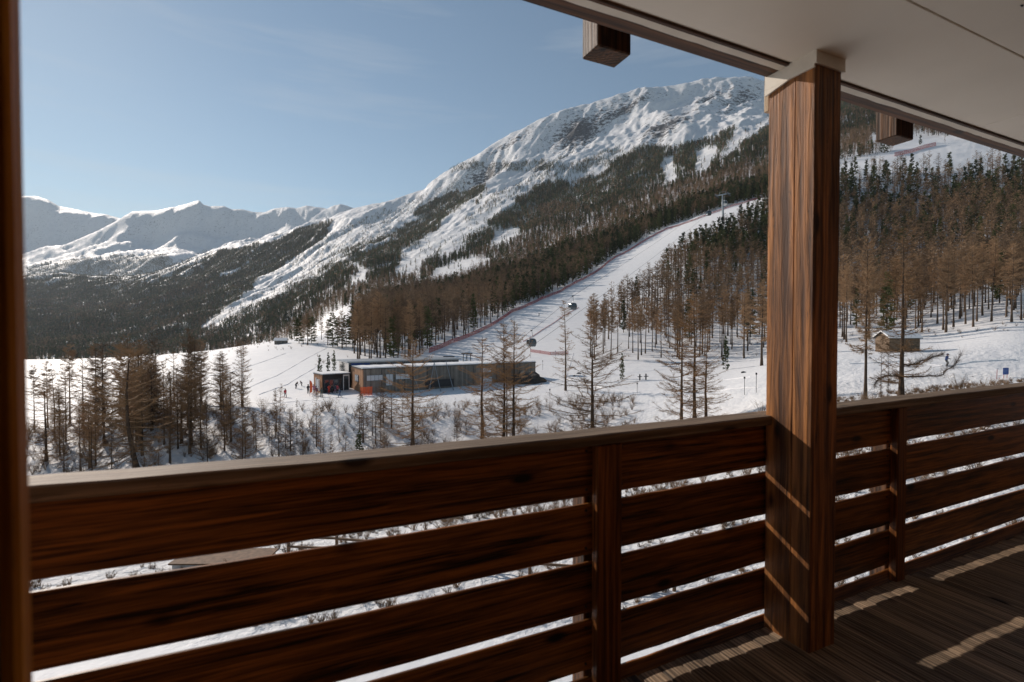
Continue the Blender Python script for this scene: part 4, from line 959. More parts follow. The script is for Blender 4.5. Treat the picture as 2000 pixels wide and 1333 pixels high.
MB().tube([A_, (A_ + B_) / 2 - Vector((0, 0, .05)), B_], .008, n=4).build('cord', M['dark'], pl)
for k, col in enumerate(('dark', 'black', 'orange')):
    c = A_.lerp(B_, (1867 + 34 * k - 1840) / 118.0); mb = MB(); mb.add([(c.x - .12, c.y, c.z), (c.x + .12, c.y, c.z), (c.x, c.y, c.z - .3), (c.x - .12, c.y + .012, c.z), (c.x + .12, c.y + .012, c.z), (c.x, c.y + .012, c.z - .3)], [(0, 2, 1), (3, 4, 5), (0, 1, 4, 3), (1, 2, 5, 4), (2, 0, 3, 5)]); mb.build('pennant', M[col], pl)
sg = empty('slope_sign', at(1965, 52), .15, label='square blue sign board on two thin poles on the snow at the right', cat='sign'); sz = float(z_of(732, 52)) - sg.location.z
for x in (-.2, .22): MB().tube([(x, 0, -.4), (x, 0, sz + .1)], .025).build('pole', M['red'], sg)
MB().box(-.36, .36, -.05, -.026, sz, sz + .72, bev=.008).build('board', M['blue'], sg)
MB().box(-.22, .22, -.056, -.052, sz + .44, sz + .50).box(-.22, .12, -.056, -.052, sz + .28, sz + .33).build('lettering', plain('faded_lettering', (.12, .2, .42)), sg)
for px, py in ((1948, 722), (1953, 738)):
    p = at(px, 52); h = float(z_of(py, 52)) - p.z; tag(MB().tube([(0, 0, -.3), (.05, 0, h)], .022, n=5).build('bamboo_pole', M['red'], None, loc=p), 'thin reddish pole just left of the blue sign, ' + ('the taller' if py < 730 else 'the shorter'), 'pole')

# tracks trodden and skied into the snow
tr = MB()
for path in ([(505, 772), (560, 752), (610, 722), (655, 690)], [(470, 765), (540, 735), (600, 700), (640, 680)], [(360, 745), (450, 728), (520, 705), (560, 690)], [(640, 785), (600, 783), (520, 790), (440, 775)], [(1120, 690), (1105, 740), (1180, 760), (1400, 765), (1490, 758)], [(1070, 745), (1200, 748), (1330, 742), (1480, 735)], [(1850, 716), (1900, 708), (1990, 704)], [(1660, 712), (1760, 708), (1848, 716)]):
    pts = [spot(*p_) for p_ in path]; out = []
    for a, b_ in zip(pts[:-1], pts[1:]):
        for k in range(14): out.append(a.lerp(b_, k / 14))
    for off in (0.0,):
        tr.tube([Vector((p_.x + random.uniform(-.05, .05), p_.y + off, ground_xy(p_.x, p_.y + off) + .0)) for p_ in out], [.10 + .03 * math.sin(k) for k in range(len(out))], n=5)
link('ski_tracks', tr.mesh('ski_tracks'), M['packed'], kind='structure')
# red safety nets beside the slope
def net(name, path_px, h, label, lean=.0, post_every=4.0, q0=110, q1=640, off=0.0):
    pts = [spot(px, py, q0, q1) for px, py in path_px]
    dense = []
    for a, b_ in zip(pts[:-1], pts[1:]):
        L_ = (b_ - a).length; k = max(1, int(L_ / post_every))
        for i in range(k): dense.append(a.lerp(b_, i / k))
    dense.append(pts[-1]); dense = [Vector((p.x, p.y, ground_xy(p.x, p.y))) for p in dense]
    o = empty(name, dense[0], 0, label=label, cat='net fence'); b0 = dense[0]
    hue = plain('red_net_posts', (.35, .03, .03), .6)
    pm = MB().tube([(0, 0, -.3), (0, 0, h + .1)], .05, n=5).mesh('post'); pm.materials.append(hue)
    for i, p in enumerate(dense):
        if i < 280: link('post', pm, None, o, loc=p - b0)
    for c0 in range(0, len(dense) - 1, 6):
        mb = MB()
        for a, b_ in zip(dense[c0:c0 + 6], dense[c0 + 1:c0 + 7]):
            a = a - b0; b_ = b_ - b0; d = (b_ - a); n_ = Vector((-d.y, d.x, 0)).normalized() * .03
            for z0_, z1_ in [(.05 + .22 * k, .05 + .22 * k + .13) for k in range(int(h / .22))] + [(h - .08, h + .04)]:
                v = [a + n_ + Vector((0, 0, z0_)), b_ + n_ + Vector((0, 0, z0_)), b_ + n_ + Vector((0, 0, z1_)), a + n_ + Vector((0, 0, z1_)), a - n_ + Vector((0, 0, z0_)), b_ - n_ + Vector((0, 0, z0_)), b_ - n_ + Vector((0, 0, z1_)), a - n_ + Vector((0, 0, z1_))]
                mb.add(v, [(0, 1, 2, 3), (7, 6, 5, 4), (3, 2, 6, 7), (0, 4, 5, 1)])
        mb.build('net_panel', M['red'], o)
    return o
net('safety_net', [(838, 690), (880, 672), (940, 648), (1000, 611), (1050, 590), (1100, 568), (1150, 541), (1200, 505), (1250, 477), (1300, 449), (1350, 433), (1400, 414), (1440, 401), (1484, 387)], 1.8, 'long red safety net along the left edge of the ski slope')
net('safety_net', [(1036, 688), (1075, 694), (1110, 692)], 1.0, 'low red net curving across the foot of the ski slope')
net('safety_net', [(1022, 668), (1060, 645), (1100, 618), (1130, 602)], .35, 'faint red rope line up the middle of the ski slope', post_every=6)
net('safety_net', [(1742, 306), (1780, 297), (1822, 285)], 4.5, 'red net below the upper piste seen under the right beam end', q0=380, q1=900)

# cableway: tower, rope, cabins
tb = spot(1411, 438, 300, 700); qt = tb.y; th_ = float(z_of(381, qt)) - tb.z
tw = empty('lift_tower', tb, -.75, label='tall grey lift tower with crossarm standing on the ski slope', cat='lift tower')
MB().tube([(0, 0, -1), (-.6, 0, th_ * .5), (-1.0, 0, th_)], [1.15, .85, .65], n=12).build('mast', M['steel'], tw)
MB().box(-6.6, 4.8, -.5, .5, th_, th_ + .9).build('crossarm', M['steel'], tw)
for sx in (-6.2, 4.4):
    sh = MB().box(sx - .35, sx + .35, -4.4, 4.4, th_ - .9, th_ - .3).build('sheave_beam', M['greypaint'], tw)
    for k in range(8): MB().tube([(sx - .2, -4 + k * 1.14, th_ - 1.1), (sx + .2, -4 + k * 1.14, th_ - 1.1)], .32, n=8).build('sheave', M['black'], sh)
    MB().box(sx - .6, sx + .6, -4.6, 4.6, th_ + .9, th_ + 1.0).build('walkway', M['greypaint'], tw)
MB().tube([(-3.6, 0, th_ + .9), (-3.6, 0, th_ + 3)], .12).tube([(1.6, 0, th_ + .9), (1.6, 0, th_ + 3)], .12).tube([(-3.6, 0, th_ + 3), (1.6, 0, th_ + 3)], .12).build('lifting_frame', M['steel'], tw)
Wt = Matrix.Translation(tb) @ Matrix.Rotation(-.75, 4, 'Z')
top_dn = Wt @ Vector((-6.2, 0, th_ - .75)); top_up = Wt @ Vector((4.4, 0, th_ - .75))
c1 = Vector((xw(1038, 128, 646), 128, float(z_of(646, 128)))); c2 = Vector((xw(1118.5, 152, 579), 152, float(z_of(579, 152))))
low = Vector((xw(962, 112, 702), 112, float(z_of(700, 112)))); top2 = Vector((xw(1492, qt * 1.35, 330), qt * 1.35, float(z_of(335, qt * 1.35))))
def rope(pts, name, label):
    out = []
    for i in range(len(pts) - 1):
        for k in range(8): t = k / 8; out.append(pts[i].lerp(pts[i + 1], t) - Vector((0, 0, .04 * (pts[i + 1] - pts[i]).length * t * (1 - t) * .6)))
    out.append(pts[-1]); return tag(MB().tube(out, .045, n=4).build(name, M['dark']), label, 'cable')
rope([low, c1, c2, top_dn, top2], 'lift_cable', 'thin dark lift cable carrying the two clear cabins up to the tower')
rope([low + Vector((4.6, -1.5, 0)), c1.lerp(c2, .4) + Vector((5.2, -1, -1.2)), top_up, top2 + Vector((7, -2, 0))], 'lift_cable', 'second lift cable running just right of the cable with the two cabins')
def cabin_profile(w, d, h):  # rounded cabin shell
    return [(.42, 0), (.5, .12), (.54, .35), (.54, .6), (.49, .82), (.36, .97), (.20, 1.0)]
def make_cabin(label, loc, s=1.0, rz=.4, shell='greypaint'):
    o = empty('gondola_cabin', loc, rz, label=label, cat='gondola', group='gondola cabins on the lift cable'); o.scale = (s, s, s)
    H = 2.1; W_ = 2.05; Dp = 2.0; hang = 2.0; z0 = -hang - H
    def loft(levels, mat, name, par, grow=0.0):
        mb = MB(); n = 20; rr_ = []
        for f_, hz in levels:
            for k in range(n):
                t = 2 * math.pi * k / n; c_, s_ = math.cos(t), math.sin(t); e = .55
                mb.v.append((math.copysign(abs(c_) ** e, c_) * W_ * f_ * (1 + grow), math.copysign(abs(s_) ** e, s_) * Dp * f_ * (1 + grow), z0 + hz * H))
        for i in range(len(levels) - 1):
            for k in range(n): mb.f.append((i * n + k, i * n + (k + 1) % n, (i + 1) * n + (k + 1) % n, (i + 1) * n + k)); mb.mi.append(0)
        mb.f.append(tuple(range(n))[::-1]); mb.f.append(tuple(range((len(levels) - 1) * n, len(levels) * n))); mb.mi += [0, 0]
        return mb.build(name, mat, par)
    loft([(.40, 0), (.49, .08), (.53, .30)], M[shell], 'lower_shell', o)
    loft([(.525, .302), (.535, .5), (.50, .80), (.47, .86)], M['glass'], 'window_band', o)
    loft([(.475, .862), (.40, .95), (.25, 1.0)], M[shell], 'roof', o)
    for sx in (-1, 1):
        for sy in (-1, 1): MB().tube([(sx * .9 * W_ / 2 * 1.02, sy * .9 * Dp / 2 * 1.02, z0 + .3 * H), (sx * .88 * W_ / 2 * 1.05, sy * .88 * Dp / 2 * 1.05, z0 + .6 * H), (sx * .78 * W_ / 2, sy * .78 * Dp / 2, z0 + .86 * H)], .05, n=5).build('corner_pillar', M[shell], o)
    MB().tube([(0, 0, z0 + H), (.28, 0, z0 + H + .6), (.22, 0, -.5), (0, 0, 0)], .06, n=6).build('hanger', M['steel'], o)
    MB().box(-.12, .12, -.35, .35, -.12, .16).build('grip', M['dark'], o)
    MB().box(-1.08, -1.0, -.6, .6, z0 + .15, z0 + .6).build('ski_rack', M['steel'], o)
    return o
make_cabin('lower of two clear cabins, hanging above the foot of the ski slope', c1, 1.02)
make_cabin('upper of two clear cabins, beside the lone slim larch', c2, 1.02)
qa = qt * .97; pa = Vector((xw(1384, qa, 405), qa, float(z_of(404, qa)))); make_cabin('dark far cabin in front of the trees left of the lift tower', pa, 1.9 * qt / 450, shell='dark')
qb = qt * 1.02; pb = Vector((xw(1415, qb, 384), qb, float(z_of(384, qb)))); make_cabin('pale far cabin hanging just right of the lift tower head', pb, 2.0 * qt / 450, shell='white')

# ------------------------------------------------------------------ people
def figure(name, pose):
    """continuous skinned body, 1.75 m tall, facing -y"""
    st_ = {'stand': dict(kl=(.11, -.03, .48), fl=(.13, 0, .06), kr=(-.11, -.02, .48), fr=(-.14, .03, .06), el=(.30, .02, 1.12), hl=(.30, -.20, .98), er=(-.30, .02, 1.12), hr=(-.28, -.22, 1.0), ch=(0, 0, 1.3), hd=(0, -.02, 1.62)),
           'walk': dict(kl=(.10, -.18, .50), fl=(.11, -.26, .07), kr=(-.10, .08, .47), fr=(-.11, .32, .10), el=(.28, .14, 1.10), hl=(.30, .02, .93), er=(-.28, -.10, 1.12), hr=(-.26, -.32, 1.05), ch=(0, -.04, 1.3), hd=(0, -.08, 1.61)),
           'bend': dict(kl=(.14, -.12, .46), fl=(.15, .02, .06), kr=(-.14, -.12, .46), fr=(-.16, .02, .06), el=(.28, -.34, .98), hl=(.18, -.52, .76), er=(-.28, -.34, .98), hr=(-.16, -.50, .72), ch=(0, -.28, 1.16), hd=(0, -.46, 1.36)),
           'ski': dict(kl=(.11, -.20, .46), fl=(.12, -.04, .07), kr=(-.13, -.18, .46), fr=(-.16, -.02, .07), el=(.34, -.02, 1.10), hl=(.34, -.30, 1.0), er=(-.32, -.02, 1.10), hr=(-.36, -.30, 1.0), ch=(0, -.10, 1.24), hd=(0, -.16, 1.55))}[pose]
    hip = Vector((0, 0.02, .90)); ch = Vector(st_['ch'])
    V = [hip, ch, ch + Vector((0, 0, .16)), Vector(st_['hd']) - Vector((0, 0, .05)), Vector(st_['hd']) + Vector((0, 0, .07))]
    Rd = [.165, .175, .075, .095, .10]; E_ = [(0, 1), (1, 2), (2, 3), (3, 4)]
    def chain(root, pts, rs):
        i = root
        for p, r_ in zip(pts, rs): V.append(Vector(p)); Rd.append(r_); E_.append((i, len(V) - 1)); i = len(V) - 1
        return i
    for s_, k in ((1, 'l'), (-1, 'r')):
        a = chain(0, [(s_ * .10, .02, .84), st_['k' + k], st_['f' + k]], [.11, .078, .06]); f_ = Vector(st_['f' + k]); chain(a, [f_ + Vector((0, -.18, -.02))], [.05])
        chain(1, [ch + Vector((s_ * .20, 0, .10)), st_['e' + k], st_['h' + k]], [.082, .06, .045])
        h_ = Vector(st_['h' + k]); e_ = Vector(st_['e' + k]); d = (h_ - e_).normalized(); chain(len(V) - 1, [h_ + d * .09], [.032])
    me = bpy.data.meshes.new(name); me.from_pydata([v[:] for v in V], E_, []); o = bpy.data.objects.new(name, me)
    COL.objects.link(o); m = o.modifiers.new('skin', 'SKIN'); 
    for i, r_ in enumerate(Rd): me.skin_vertices[0].data[i].radius = (r_, r_)
    me.skin_vertices[0].data[0].use_root = True
    o.modifiers.new('sub', 'SUBSURF').levels = 1
    dg = bpy.context.evaluated_depsgraph_get(); res = bpy.data.meshes.new_from_object(o.evaluated_get(dg)); bpy.data.objects.remove(o); res.name = name
    res.polygons.foreach_set('use_smooth', [True] * len(res.polygons)); return res, Vector(st_['hd']), st_
BODY = {p: figure('body', p) for p in ('stand', 'walk', 'bend', 'ski')}
CM = {}
def cm(c):
    if c not in CM: CM[c] = plain('cloth_%d' % len(CM), c, .75, var=.2)
    return CM[c]
skin = plain('skin', (.45, .26, .18), .6)
def person(px, py, pose, jacket, trousers, helmet, face, label, skis=True, h=1.75, q=None, group=None, poles=True):
    p = spot(px, py, 45, 640) if q is None else at(px, q)
    o = empty('person', p, face, label=label, cat='person', group=group); s = h / 1.75; o.scale = (s, s, s)
    res, hd, P_ = BODY[pose]; me = res.copy(); me.materials.clear()
    for c in (trousers, jacket, (.03, .03, .03)): me.materials.append(cm(c))
    me.materials.append(skin); mi = []
    for f in me.polygons:
        c = f.center
        hand = min((c - Vector(P_['hl'])).length, (c - Vector(P_['hr'])).length)
        if c.z > hd.z - .12 and abs(c.x) < .13: mi.append(3)
        elif hand < .10: mi.append(2)
        elif c.z < .13: mi.append(2)
        elif c.z < .86 and hand > .3: mi.append(0)
        else: mi.append(1)
    me.polygons.foreach_set('material_index', mi); link('body', me, None, o)
    bm = bmesh.new(); bmesh.ops.create_uvsphere(bm, u_segments=12, v_segments=8, radius=.135)
    for v in bm.verts: v.co = Vector((v.co.x, v.co.y * 1.1 + .02, v.co.z * .9 + .06)) + hd
    bmesh.ops.delete(bm, geom=[v for v in bm.verts if v.co.z < hd.z + .02 and v.co.y < hd.y - .02], context='VERTS')
    m_ = bpy.data.meshes.new('helmet'); bm.to_mesh(m_); bm.free(); link('helmet', m_, cm(helmet), o, smooth=True)
    MB().box(hd.x - .09, hd.x + .09, hd.y - .145, hd.y - .09, hd.z - .01, hd.z + .06, bev=.015).build('goggles', M['black'], o)
    MB().tube([(hd.x, hd.y - .10, hd.z - .01), (hd.x, hd.y - .13, hd.z - .045)], [.012, .02], n=6).build('nose', skin, o)
    if skis:
        for f_ in (P_['fl'], P_['fr']):
            x = f_[0]; y = f_[1]
            mb = MB(); mb.add([(x + a, y + b_, c) for a in (-.05, .05) for b_, c in ((-.95, .12), (-.80, .02), (.75, .02), (.75, .0), (-.80, 0.0), (-.95, .10))],
                [(0, 1, 7, 6), (1, 2, 8, 7), (2, 3, 9, 8), (3, 4, 10, 9), (4, 5, 11, 10), (5, 0, 6, 11), (0, 5, 4, 1), (1, 4, 3, 2), (6, 7, 10, 11), (7, 8, 9, 10)]); mb.build('ski', cm((.4, .05, .05)) if jacket[0] > .3 else cm((.08, .09, .12)), o)
    if skis and poles:
        for k in ('hl', 'hr'):
            h_ = Vector(P_[k]); MB().tube([h_ + Vector((0, -.02, .06)), Vector((h_.x * 1.15, h_.y + .10, .03))], .012, n=5).build('ski_pole', M['steel'], o)
    return o
G = 'skiers outside the lift station'
BK = (.03, .03, .035)
person(1849, 716, 'ski', (.035, .07, .20), (.05, .045, .04), (.03, .04, .10), .5, 'lone skier in blue jacket gliding on the snow below the log hut')
person(1053, 618, 'ski', (.05, .05, .06), BK, BK, -.6, 'tiny dark skier coming down the upper part of the slope')
person(556, 777, 'walk', (.50, .04, .06), (.06, .05, .06), BK, .8, 'skier in red standing alone left of the others', group=G)
person(577, 760, 'bend', BK, (.06, .06, .08), BK, 1.2, 'dark figure bent over, farthest left of the group by the annex', group=G, skis=False)
person(589, 755, 'bend', (.10, .07, .08), BK, BK, -.8, 'small crouching figure between the bent figure and the banner', group=G, skis=False, h=1.4)
person(601, 769, 'stand', (.025, .03, .035), BK, BK, 1.0, 'tall person dressed all in black left of the pink jackets', group=G, skis=False, h=1.85)
person(612, 768, 'stand', (.42, .20, .34), (.10, .06, .12), (.10, .04, .10), .3, 'skier in pink jacket nearest the person in black', group=G, poles=False)
person(617, 772, 'walk', (.18, .06, .14), (.30, .18, .26), BK, -.4, 'skier in dark purple jacket with pink trousers', group=G)
person(627, 776, 'stand', (.07, .09, .08), (.08, .11, .10), BK, .5, 'person in dark green clothes nearest the viewer in the group', group=G)
person(622, 765, 'stand', (.28, .24, .30), BK, (.3, .3, .3), 0, 'person in pale jacket partly behind the others', group=G, skis=False)
person(642, 769, 'stand', (.60, .07, .04), (.50, .05, .03), BK, .2, 'person all in orange red before the glazed annex front', group=G)
person(654, 769, 'walk', (.05, .07, .09), (.30, .16, .22), BK, 2.0, 'skier with dark top and pinkish trousers before the annex door', group=G)
person(658, 762, 'stand', (.55, .08, .10), BK, BK, 0, 'person in red jacket closest to the annex door', group=G, skis=False, q=98.2)
person(663, 777, 'walk', (.05, .08, .16), (.07, .10, .18), BK, -1.0, 'skier in blue clothes rightmost and nearest of the group', group=G)
person(648, 764, 'stand', BK, BK, BK, 1.4, 'dark person in the shade of the annex roof', group=G, skis=False, q=98.4)

# ------------------------------------------------------------------ undergrowth
def shrub_mesh(seed, h=1.2, n=16, spread=.8):
    rg = np.random.default_rng(seed); az = rg.random(n) * 6.283; P = np.zeros((n, 4, 3)); s = np.linspace(0, 1, 4)
    r_ = spread * (.3 + .7 * rg.random(n)); hh = h * (.5 + .6 * rg.random(n))
    P[..., 0] = (np.cos(az) * r_)[:, None] * s ** 1.2; P[..., 1] = (np.sin(az) * r_)[:, None] * s ** 1.2; P[..., 2] = hh[:, None] * s - .05
    P += rg.normal(size=P.shape) * .03; v, f = tubes_np(P, (.012 * (1 - .8 * s))[None] * np.ones((n, 1)), 3)
    m_ = 12; bi = np.repeat(np.arange(n), m_); ts = .3 + .7 * rg.random(n * m_); k = np.clip((ts * 3).astype(int), 0, 2); fk = (ts * 3 - k)[:, None]
    P0 = P[bi, k] * (1 - fk) + P[bi, k + 1] * fk; d = rg.normal(size=(n * m_, 3)) * .14 * h; d[:, 2] = np.abs(d[:, 2]) + .05
    V, Fs = join([(v, f), spikes_np(P0, P0 + d, .014, rg)]); me = mesh_np('shrub', V, Fs); me.materials.append(M['shrub']); return me
def scatter_poly(name, mesh, polys, n, q0, q1, smin, smax, label, seed, wide=1.0):
    rg = np.random.default_rng(seed); q = np.sqrt(rg.random(n) * (q1 ** 2 - q0 ** 2) + q0 ** 2); px = rg.uniform(-60, 2060, n); z = ground(px, q); py = py_of(z, q)
    ok = np.zeros(n, bool)
    for p in polys: ok |= inpoly(px, py, p)
    ok &= fbm(px / 60, q / 6, 3, seed) > -.12
    P = np.stack([(px - CX) / F * q, q, z - .05], 1)[ok]; print(name, len(P)); scatter(name, mesh, P, rg.uniform(smin, smax, len(P)), label, 'bushes', wide)
BANK = [(40, 960), (40, 800), (400, 800), (560, 800), (760, 795), (1000, 790), (1240, 775), (1260, 960)]
scatter_poly('undergrowth', shrub_mesh(1), [BANK, [(1600, 1100), (1600, 790), (1930, 760), (1930, 1100)], [(700, 1100), (700, 900), (1640, 800), (1640, 1100)]], 2300, 24, 88, .5, 1.5, 'bare brown bushes and twigs poking out of the snow bank', 61)
scatter_poly('dry_grass_tufts', shrub_mesh(7, .35, 12, .22), [[(-60, 1500), (-60, 900), (2060, 720), (2060, 1500)]], 5000, 15.5, 48, .5, 1.3, 'small dry tufts poking through the churned snow below the balcony', 67)
scatter_poly('undergrowth', shrub_mesh(2, 2.6, 22, 1.5), [[(40, 900), (40, 800), (210, 800), (210, 880)], BANK], 420, 62, 96, .5, 1.2, 'taller bare bushes in the hollow among the larches', 62)
scatter_poly('undergrowth', shrub_mesh(3, 1.0, 14, .7), [[(560, 700), (640, 690), (690, 700), (690, 716), (620, 716)], [(300, 706), (560, 660), (690, 650), (690, 668), (500, 690)], [(1160, 700), (1640, 640), (2060, 600), (2060, 640), (1640, 690), (1200, 705)]], 1300, 100, 260, .5, 1.3, 'low bare bushes along the wood edge and meadow crest', 63)

# ------------------------------------------------------------------ the balcony (own axes: s along the rail, t outwards, turned 24.8 degrees)
BR = R(90 - 65.2)
def B(name, mb, mat, parent=None, smooth=False, **k):
    o = mb.build(name, M[mat] if isinstance(mat, str) else mat, parent, smooth=smooth, **k)
    if parent is None: o.rotation_euler = (0, 0, BR)
    return o
def bempty(name, **k): return empty(name, (0, 0, 0), BR, **k)
deck = bempty('balcony_deck', kind='structure')
W_ = .118; s_ = -3.0; i = 0
while s_ < 11.5:
    t1 = 1.812 + random.uniform(-.006, .006); t0 = -3.0
    w = W_ - .004; zc = random.uniform(-.0014, .001); tilt = random.uniform(-.0014, .0014)
    prof = [(0, -.03), (0, -.003), (.003, -.0003), (w * .25, .0005), (w * .5, .0009), (w * .75, .0005), (w - .003, -.0003), (w, -.003), (w, -.03)]
    nseg = 6; mb = MB(); np_ = len(prof)
    for a in range(nseg + 1):
        tt_ = t0 + (t1 - t0) * a / nseg
        for (x, z) in prof: mb.v.append((s_ + x, tt_, z + zc + tilt * (x / w - .5) * 2 + .001 * math.sin(a * 2.1 + i)))
    for a in range(nseg):
        for b_ in range(np_ - 1): mb.f.append((a * np_ + b_, (a + 1) * np_ + b_, (a + 1) * np_ + b_ + 1, a * np_ + b_ + 1)); mb.mi.append(0)
    mb.f.append(tuple(range(np_))); mb.f.append(tuple(range(nseg * np_, (nseg + 1) * np_))[::-1]); mb.mi += [0, 0]
    B('plank', mb, 'deck', deck); s_ += W_; i += 1
B('underlayer', MB().box(-3.2, 11.6, -3.1, 1.79, -.30, -.034), 'dark', deck)

def sag(s): return float(np.interp(s, [-3, -.66, .24, 1.25, 2.4, 3.7, 5.4, 12], [.03, .020, .0, -.004, 0, .016, .028, .03]))
def beam(x0, x1, y0, y1, z0, z1, jit=.002, bev=.004, n=14):
    """long board that follows the slight sag of the railing, chamfered edges"""
    mb = MB(); pr = [(y0, z0 + bev), (y0, z1 - bev), (y0 + bev, z1), (y1 - bev, z1), (y1, z1 - bev), (y1, z0 + bev), (y1 - bev, z0), (y0 + bev, z0)]; m_ = len(pr)
    for a in range(n + 1):
        x = x0 + (x1 - x0) * a / n; d = sag(x); j0 = random.uniform(-jit, jit); j1 = random.uniform(-jit, jit)
        for k, (y, z) in enumerate(pr): mb.v.append((x, y, z + d + (j0 if z > (z0 + z1) / 2 else j1)))
    for a in range(n):
        for k in range(m_): mb.f.append((a * m_ + k, a * m_ + (k + 1) % m_, (a + 1) * m_ + (k + 1) % m_, (a + 1) * m_ + k)); mb.mi.append(0)
    mb.f.append(tuple(range(m_))); mb.f.append(tuple(range(n * m_, (n + 1) * m_))[::-1]); mb.mi += [0, 0]
    return mb
TI, TO = 1.84, 1.857
SL = []      # the gaps between boards
zs = [(.867, 1.10), (.603, .833), (.340, .569), (.080, .305), (-.19, .045)]
def railing(name, label, bays, battens, outers, cap):
    o = bempty(name, label=label, cat='railing')
    for a, b_ in bays:
        for z0, z1 in zs: B('board', beam(a, b_, TI + random.uniform(-.001, .001), TO, z0, z1), 'rail', o)
    B('cap_rail', beam(cap[0], cap[1], 1.785, 1.925, 1.104, 1.152, .0015, .006, 30), 'railcap', o)
    for a, b_ in battens:
        B('batten', MB().box(a, b_, 1.792, TI - .002, -.002 if a > 0 else -.05, 1.10 + sag(a), bev=.004), 'batten', o)
        for (z0, z1) in zs[:4]:
            for zz in (z0 + .03, z1 - .03):
                for xx in (a - .03, b_ + .03): B('bolt', MB().tube([(xx, TI - .006, zz), (xx, TI + .002, zz)], .006, n=6), 'dark', o)
    for a, b_ in outers: B('outer_post', MB().box(a, b_, TO + .012, TO + .11, -.35, 1.09, bev=.004), 'paleboard' if False else 'block', o)
    return o
railing('balcony_railing', 'long dark brown timber railing with wide boards and grey top rail, left of the post', [(-2.9, 1.315), (1.317, 2.449)], [(1.243, 1.376)], [(1.222, 1.40), (-1.6, -1.45)], (-2.9, 2.349))
railing('balcony_railing', 'dark brown timber railing with a grey top rail, right of the post', [(2.452, 3.585), (3.587, 6.4), (6.402, 9.2)], [(3.53, 3.627), (6.35, 6.45), (9.0, 9.1)], [(3.555, 3.70), (6.35, 6.5)], (2.551, 9.2))
tag(B('cap_rail', beam(2.3495, 2.5505, 1.828, 1.925, 1.1045, 1.1515, 0, .004, 3), 'railcap'), 'short grey rail piece passing behind the timber post', 'rail piece')
# timber post made of two beams
po = bempty('timber_post', label='thick brown timber post holding up the balcony ceiling', cat='post')
def post_beam(x0, x1, y0, y1, z0, z1):
    return MB().box(x0, x1, y0, y1, z0, z1, bev=.0035)
B('post_beam', post_beam(2.35, 2.55, 1.571, 1.6735, -.02, 2.955), 'post', po)
B('post_beam', post_beam(2.3505, 2.5495, 1.674, 1.825, -.02, 2.955), 'post', po)
mb = MB(); mb.box(2.338, 2.562, 1.559, 1.5695, 2.90, 2.962); mb.box(2.338, 2.3485, 1.57, 1.84, 2.885, 2.962); mb.box(2.5515, 2.562, 1.57, 1.84, 2.90, 2.962)
mb.add([(2.3375, 1.70, 2.884), (2.3375, 1.84, 2.884), (2.3375, 1.84, 2.855), (2.3485, 1.70, 2.884), (2.3485, 1.84, 2.884), (2.3485, 1.84, 2.855)], [(0, 1, 2), (3, 5, 4), (0, 3, 4, 1), (1, 4, 5, 2), (2, 5, 3, 0)])
B('cap_trim', mb, 'trim', po)
B('side_board', MB().box(2.376, 2.41, 1.845, 1.875, 2.79, 3.05, bev=.003), 'paleboard', po, label='pale sunlit board nailed at the top outer side')
# ceiling
ce = bempty('balcony_ceiling', kind='structure')
for a, b_ in ((-3, .12), (.126, 1.172), (1.178, 1.688)):
    for c_, d_ in ((-6, 4.2), (4.204, 12)): B('ceiling_panel', MB().box(c_, d_, a, b_, 2.962, 2.99, bev=.0025), 'ceil', ce)
B('edge_molding', MB().box(-6, 12, 1.689, 1.7005, 2.968, 2.99), 'trim', ce)
mb = MB(); xs = np.arange(-3, 9, .03); nz_ = fbm(xs * 4, xs * 0, 4, 77) * .012
for k, x in enumerate(xs): mb.v += [(x, 1.702, 2.956), (x, 1.752 + nz_[k], 2.951), (x, 1.752 + nz_[k], 2.9535), (x, 1.702, 2.99)]
for k in range(len(xs) - 1):
    for j in range(4): mb.f.append((k * 4 + j, k * 4 + (j + 1) % 4, (k + 1) * 4 + (j + 1) % 4, (k + 1) * 4 + j)); mb.mi.append(0)
B('paint_edge', mb, 'trim', ce)
B('roof_slab', MB().box(-6, 12, -4.5, 1.85, 2.995, 3.3), 'dark', ce)
tag(B('roof_beam', MB().box(-6, 12, 1.70, 1.812, 2.9545, 2.992, bev=.002).box(-6, 12, 1.775, 1.835, 2.955, 3.25, bev=.004), 'beam'), 'dark brown beam along the outer edge of the balcony ceiling', 'beam')
tag(B('beam_end', MB().box(1.345, 1.54, 1.95, 2.085, 2.945, 3.40, bev=.006), 'block'), 'square timber beam end hanging below the roof edge against the sky', 'beam end', 'timber beam ends under the roof edge')
tag(B('beam_end', MB().box(3.80, 4.0, 1.965, 2.10, 2.940, 3.40, bev=.006), 'block'), 'square timber beam end seen right of the post against the forest', 'beam end', 'timber beam ends under the roof edge')
tag(B('beam_end', MB().box(-1.15, -.95, 1.95, 2.085, 2.945, 3.40, bev=.006), 'block'), 'square timber beam end left of the view above the railing', 'beam end', 'timber beam ends under the roof edge')
B('roof_eave', MB().box(-6, 12, 1.853, 2.12, 3.26, 3.42), 'beam', ce)
for k in range(9):
    s0 = 1.0 + k * .62 + random.uniform(-.2, .2)
    for tt_ in (random.uniform(.9, 1.5),): B('nail', MB().tube([(s0 + random.uniform(-.03, .03), tt_, 2.9605), (s0, tt_, 2.9635)], .0045, n=6), 'dark', ce)
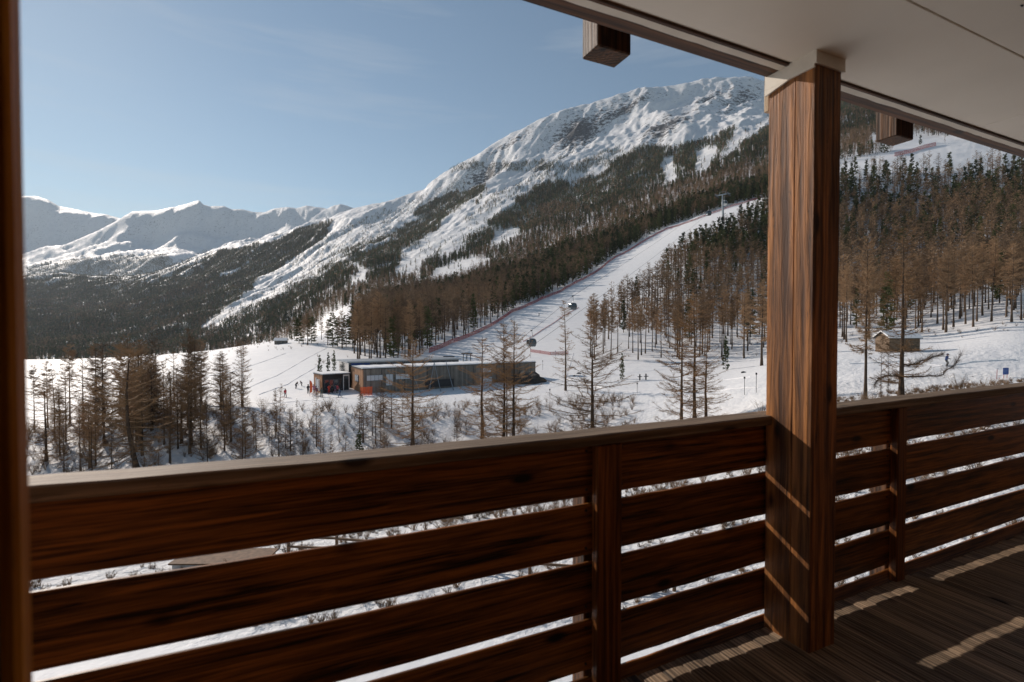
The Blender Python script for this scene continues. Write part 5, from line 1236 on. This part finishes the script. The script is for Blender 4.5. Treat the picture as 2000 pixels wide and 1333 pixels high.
# chalet wall with the doorway the picture is taken from
wa = bempty('chalet_wall', kind='structure')
for k in range(17):
    z0 = k * .175; 
    for a, b_ in ((-6, -.36), (1.98, 12)):
        B('wall_board', MB().box(a, b_, .42, .60 + random.uniform(-.002, .002), z0, z0 + .171, bev=.004), 'wallwood', wa)
B('lintel', MB().box(-.36, 1.98, .42, .60, 2.55, 2.96), 'wallwood', wa)
B('room_wall', MB().box(-3.2, -3.1, -3.0, .42, 0, 2.96).box(4.0, 4.1, -3.0, .42, 0, 2.96).box(-3.1, 4.0, -3.1, -3.0, 0, 2.96), 'inner', wa)
df = bempty('door_frame', label='blurred brown door frame edge close at the left of the picture', cat='door frame')
B('jamb', MB().box(-.36, -.232, .40, .586, 0, 2.549, bev=.004), 'black', df)  # painted black for the shade inside; only the lit edge keeps wood colour
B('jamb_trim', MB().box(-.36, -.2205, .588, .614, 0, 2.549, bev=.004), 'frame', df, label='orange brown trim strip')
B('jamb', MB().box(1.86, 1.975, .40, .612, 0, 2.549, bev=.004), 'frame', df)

# ------------------------------------------------------------------ things on the snow below, seen through the gaps of the railing
lw = plain('log_rail_wood', (.16, .09, .05), .8, var=.35, scale=5)
def log_fence(pts, label):
    o = empty('log_fence', pts[0], 0, label=label, cat='fence'); b0 = pts[0]
    for i, p in enumerate(pts):
        MB().tube([p - b0 + Vector((0, 0, -.3)), p - b0 + Vector((0, 0, 1.05))], .07, n=7).build('post', lw, o)
        if i:
            for h in (.5, .95): MB().tube([pts[i - 1] - b0 + Vector((0, -.08, h)), p - b0 + Vector((0, -.08, h + .02))], .055, n=6).build('rail', lw, o)
    return o
def gp(px, q): v = at(px, q); return Vector((v.x, v.y, v.z))
log_fence([gp(560 + 95 * k, 22.5 - .55 * k) for k in range(9)], 'rustic log fence on the snow below the left part of the railing')
ra = [(gp(330, 20.5)), (gp(505, 20.5))]
o = empty('concrete_ramp', ra[0], 0, label='pale concrete wall block half buried in snow seen through the upper gap', cat='wall')
d = ra[1] - ra[0]; mb = MB(); seg_box(mb, (0, 0), (d.x, d.y), 1.3, -.6, .30); mb.build('wall_block', M['concrete'], o)
mb = MB(); seg_box(mb, (-.1, -.1), (d.x + .1, d.y - .1), 1.5, .303, .37); mb.build('coping', lw, o)

# thin mountain air
mb = MB(); mb.box(-17000, 17500, -17000, 17000, -900, 2700)
hz = mb.build('haze', None); tag(hz, kind='stuff')
m = bpy.data.materials.new('haze_air'); m.use_nodes = True; nt = m.node_tree; nt.nodes.remove(nt.nodes['Principled BSDF'])
pv = nt.nodes.new('ShaderNodeVolumePrincipled'); pv.inputs['Color'].default_value = (.80, .90, 1, 1); pv.inputs['Density'].default_value = 3.0e-5; pv.inputs['Anisotropy'].default_value = .2
nt.links.new(pv.outputs[0], nt.nodes['Material Output'].inputs['Volume']); hz.data.materials.append(m)
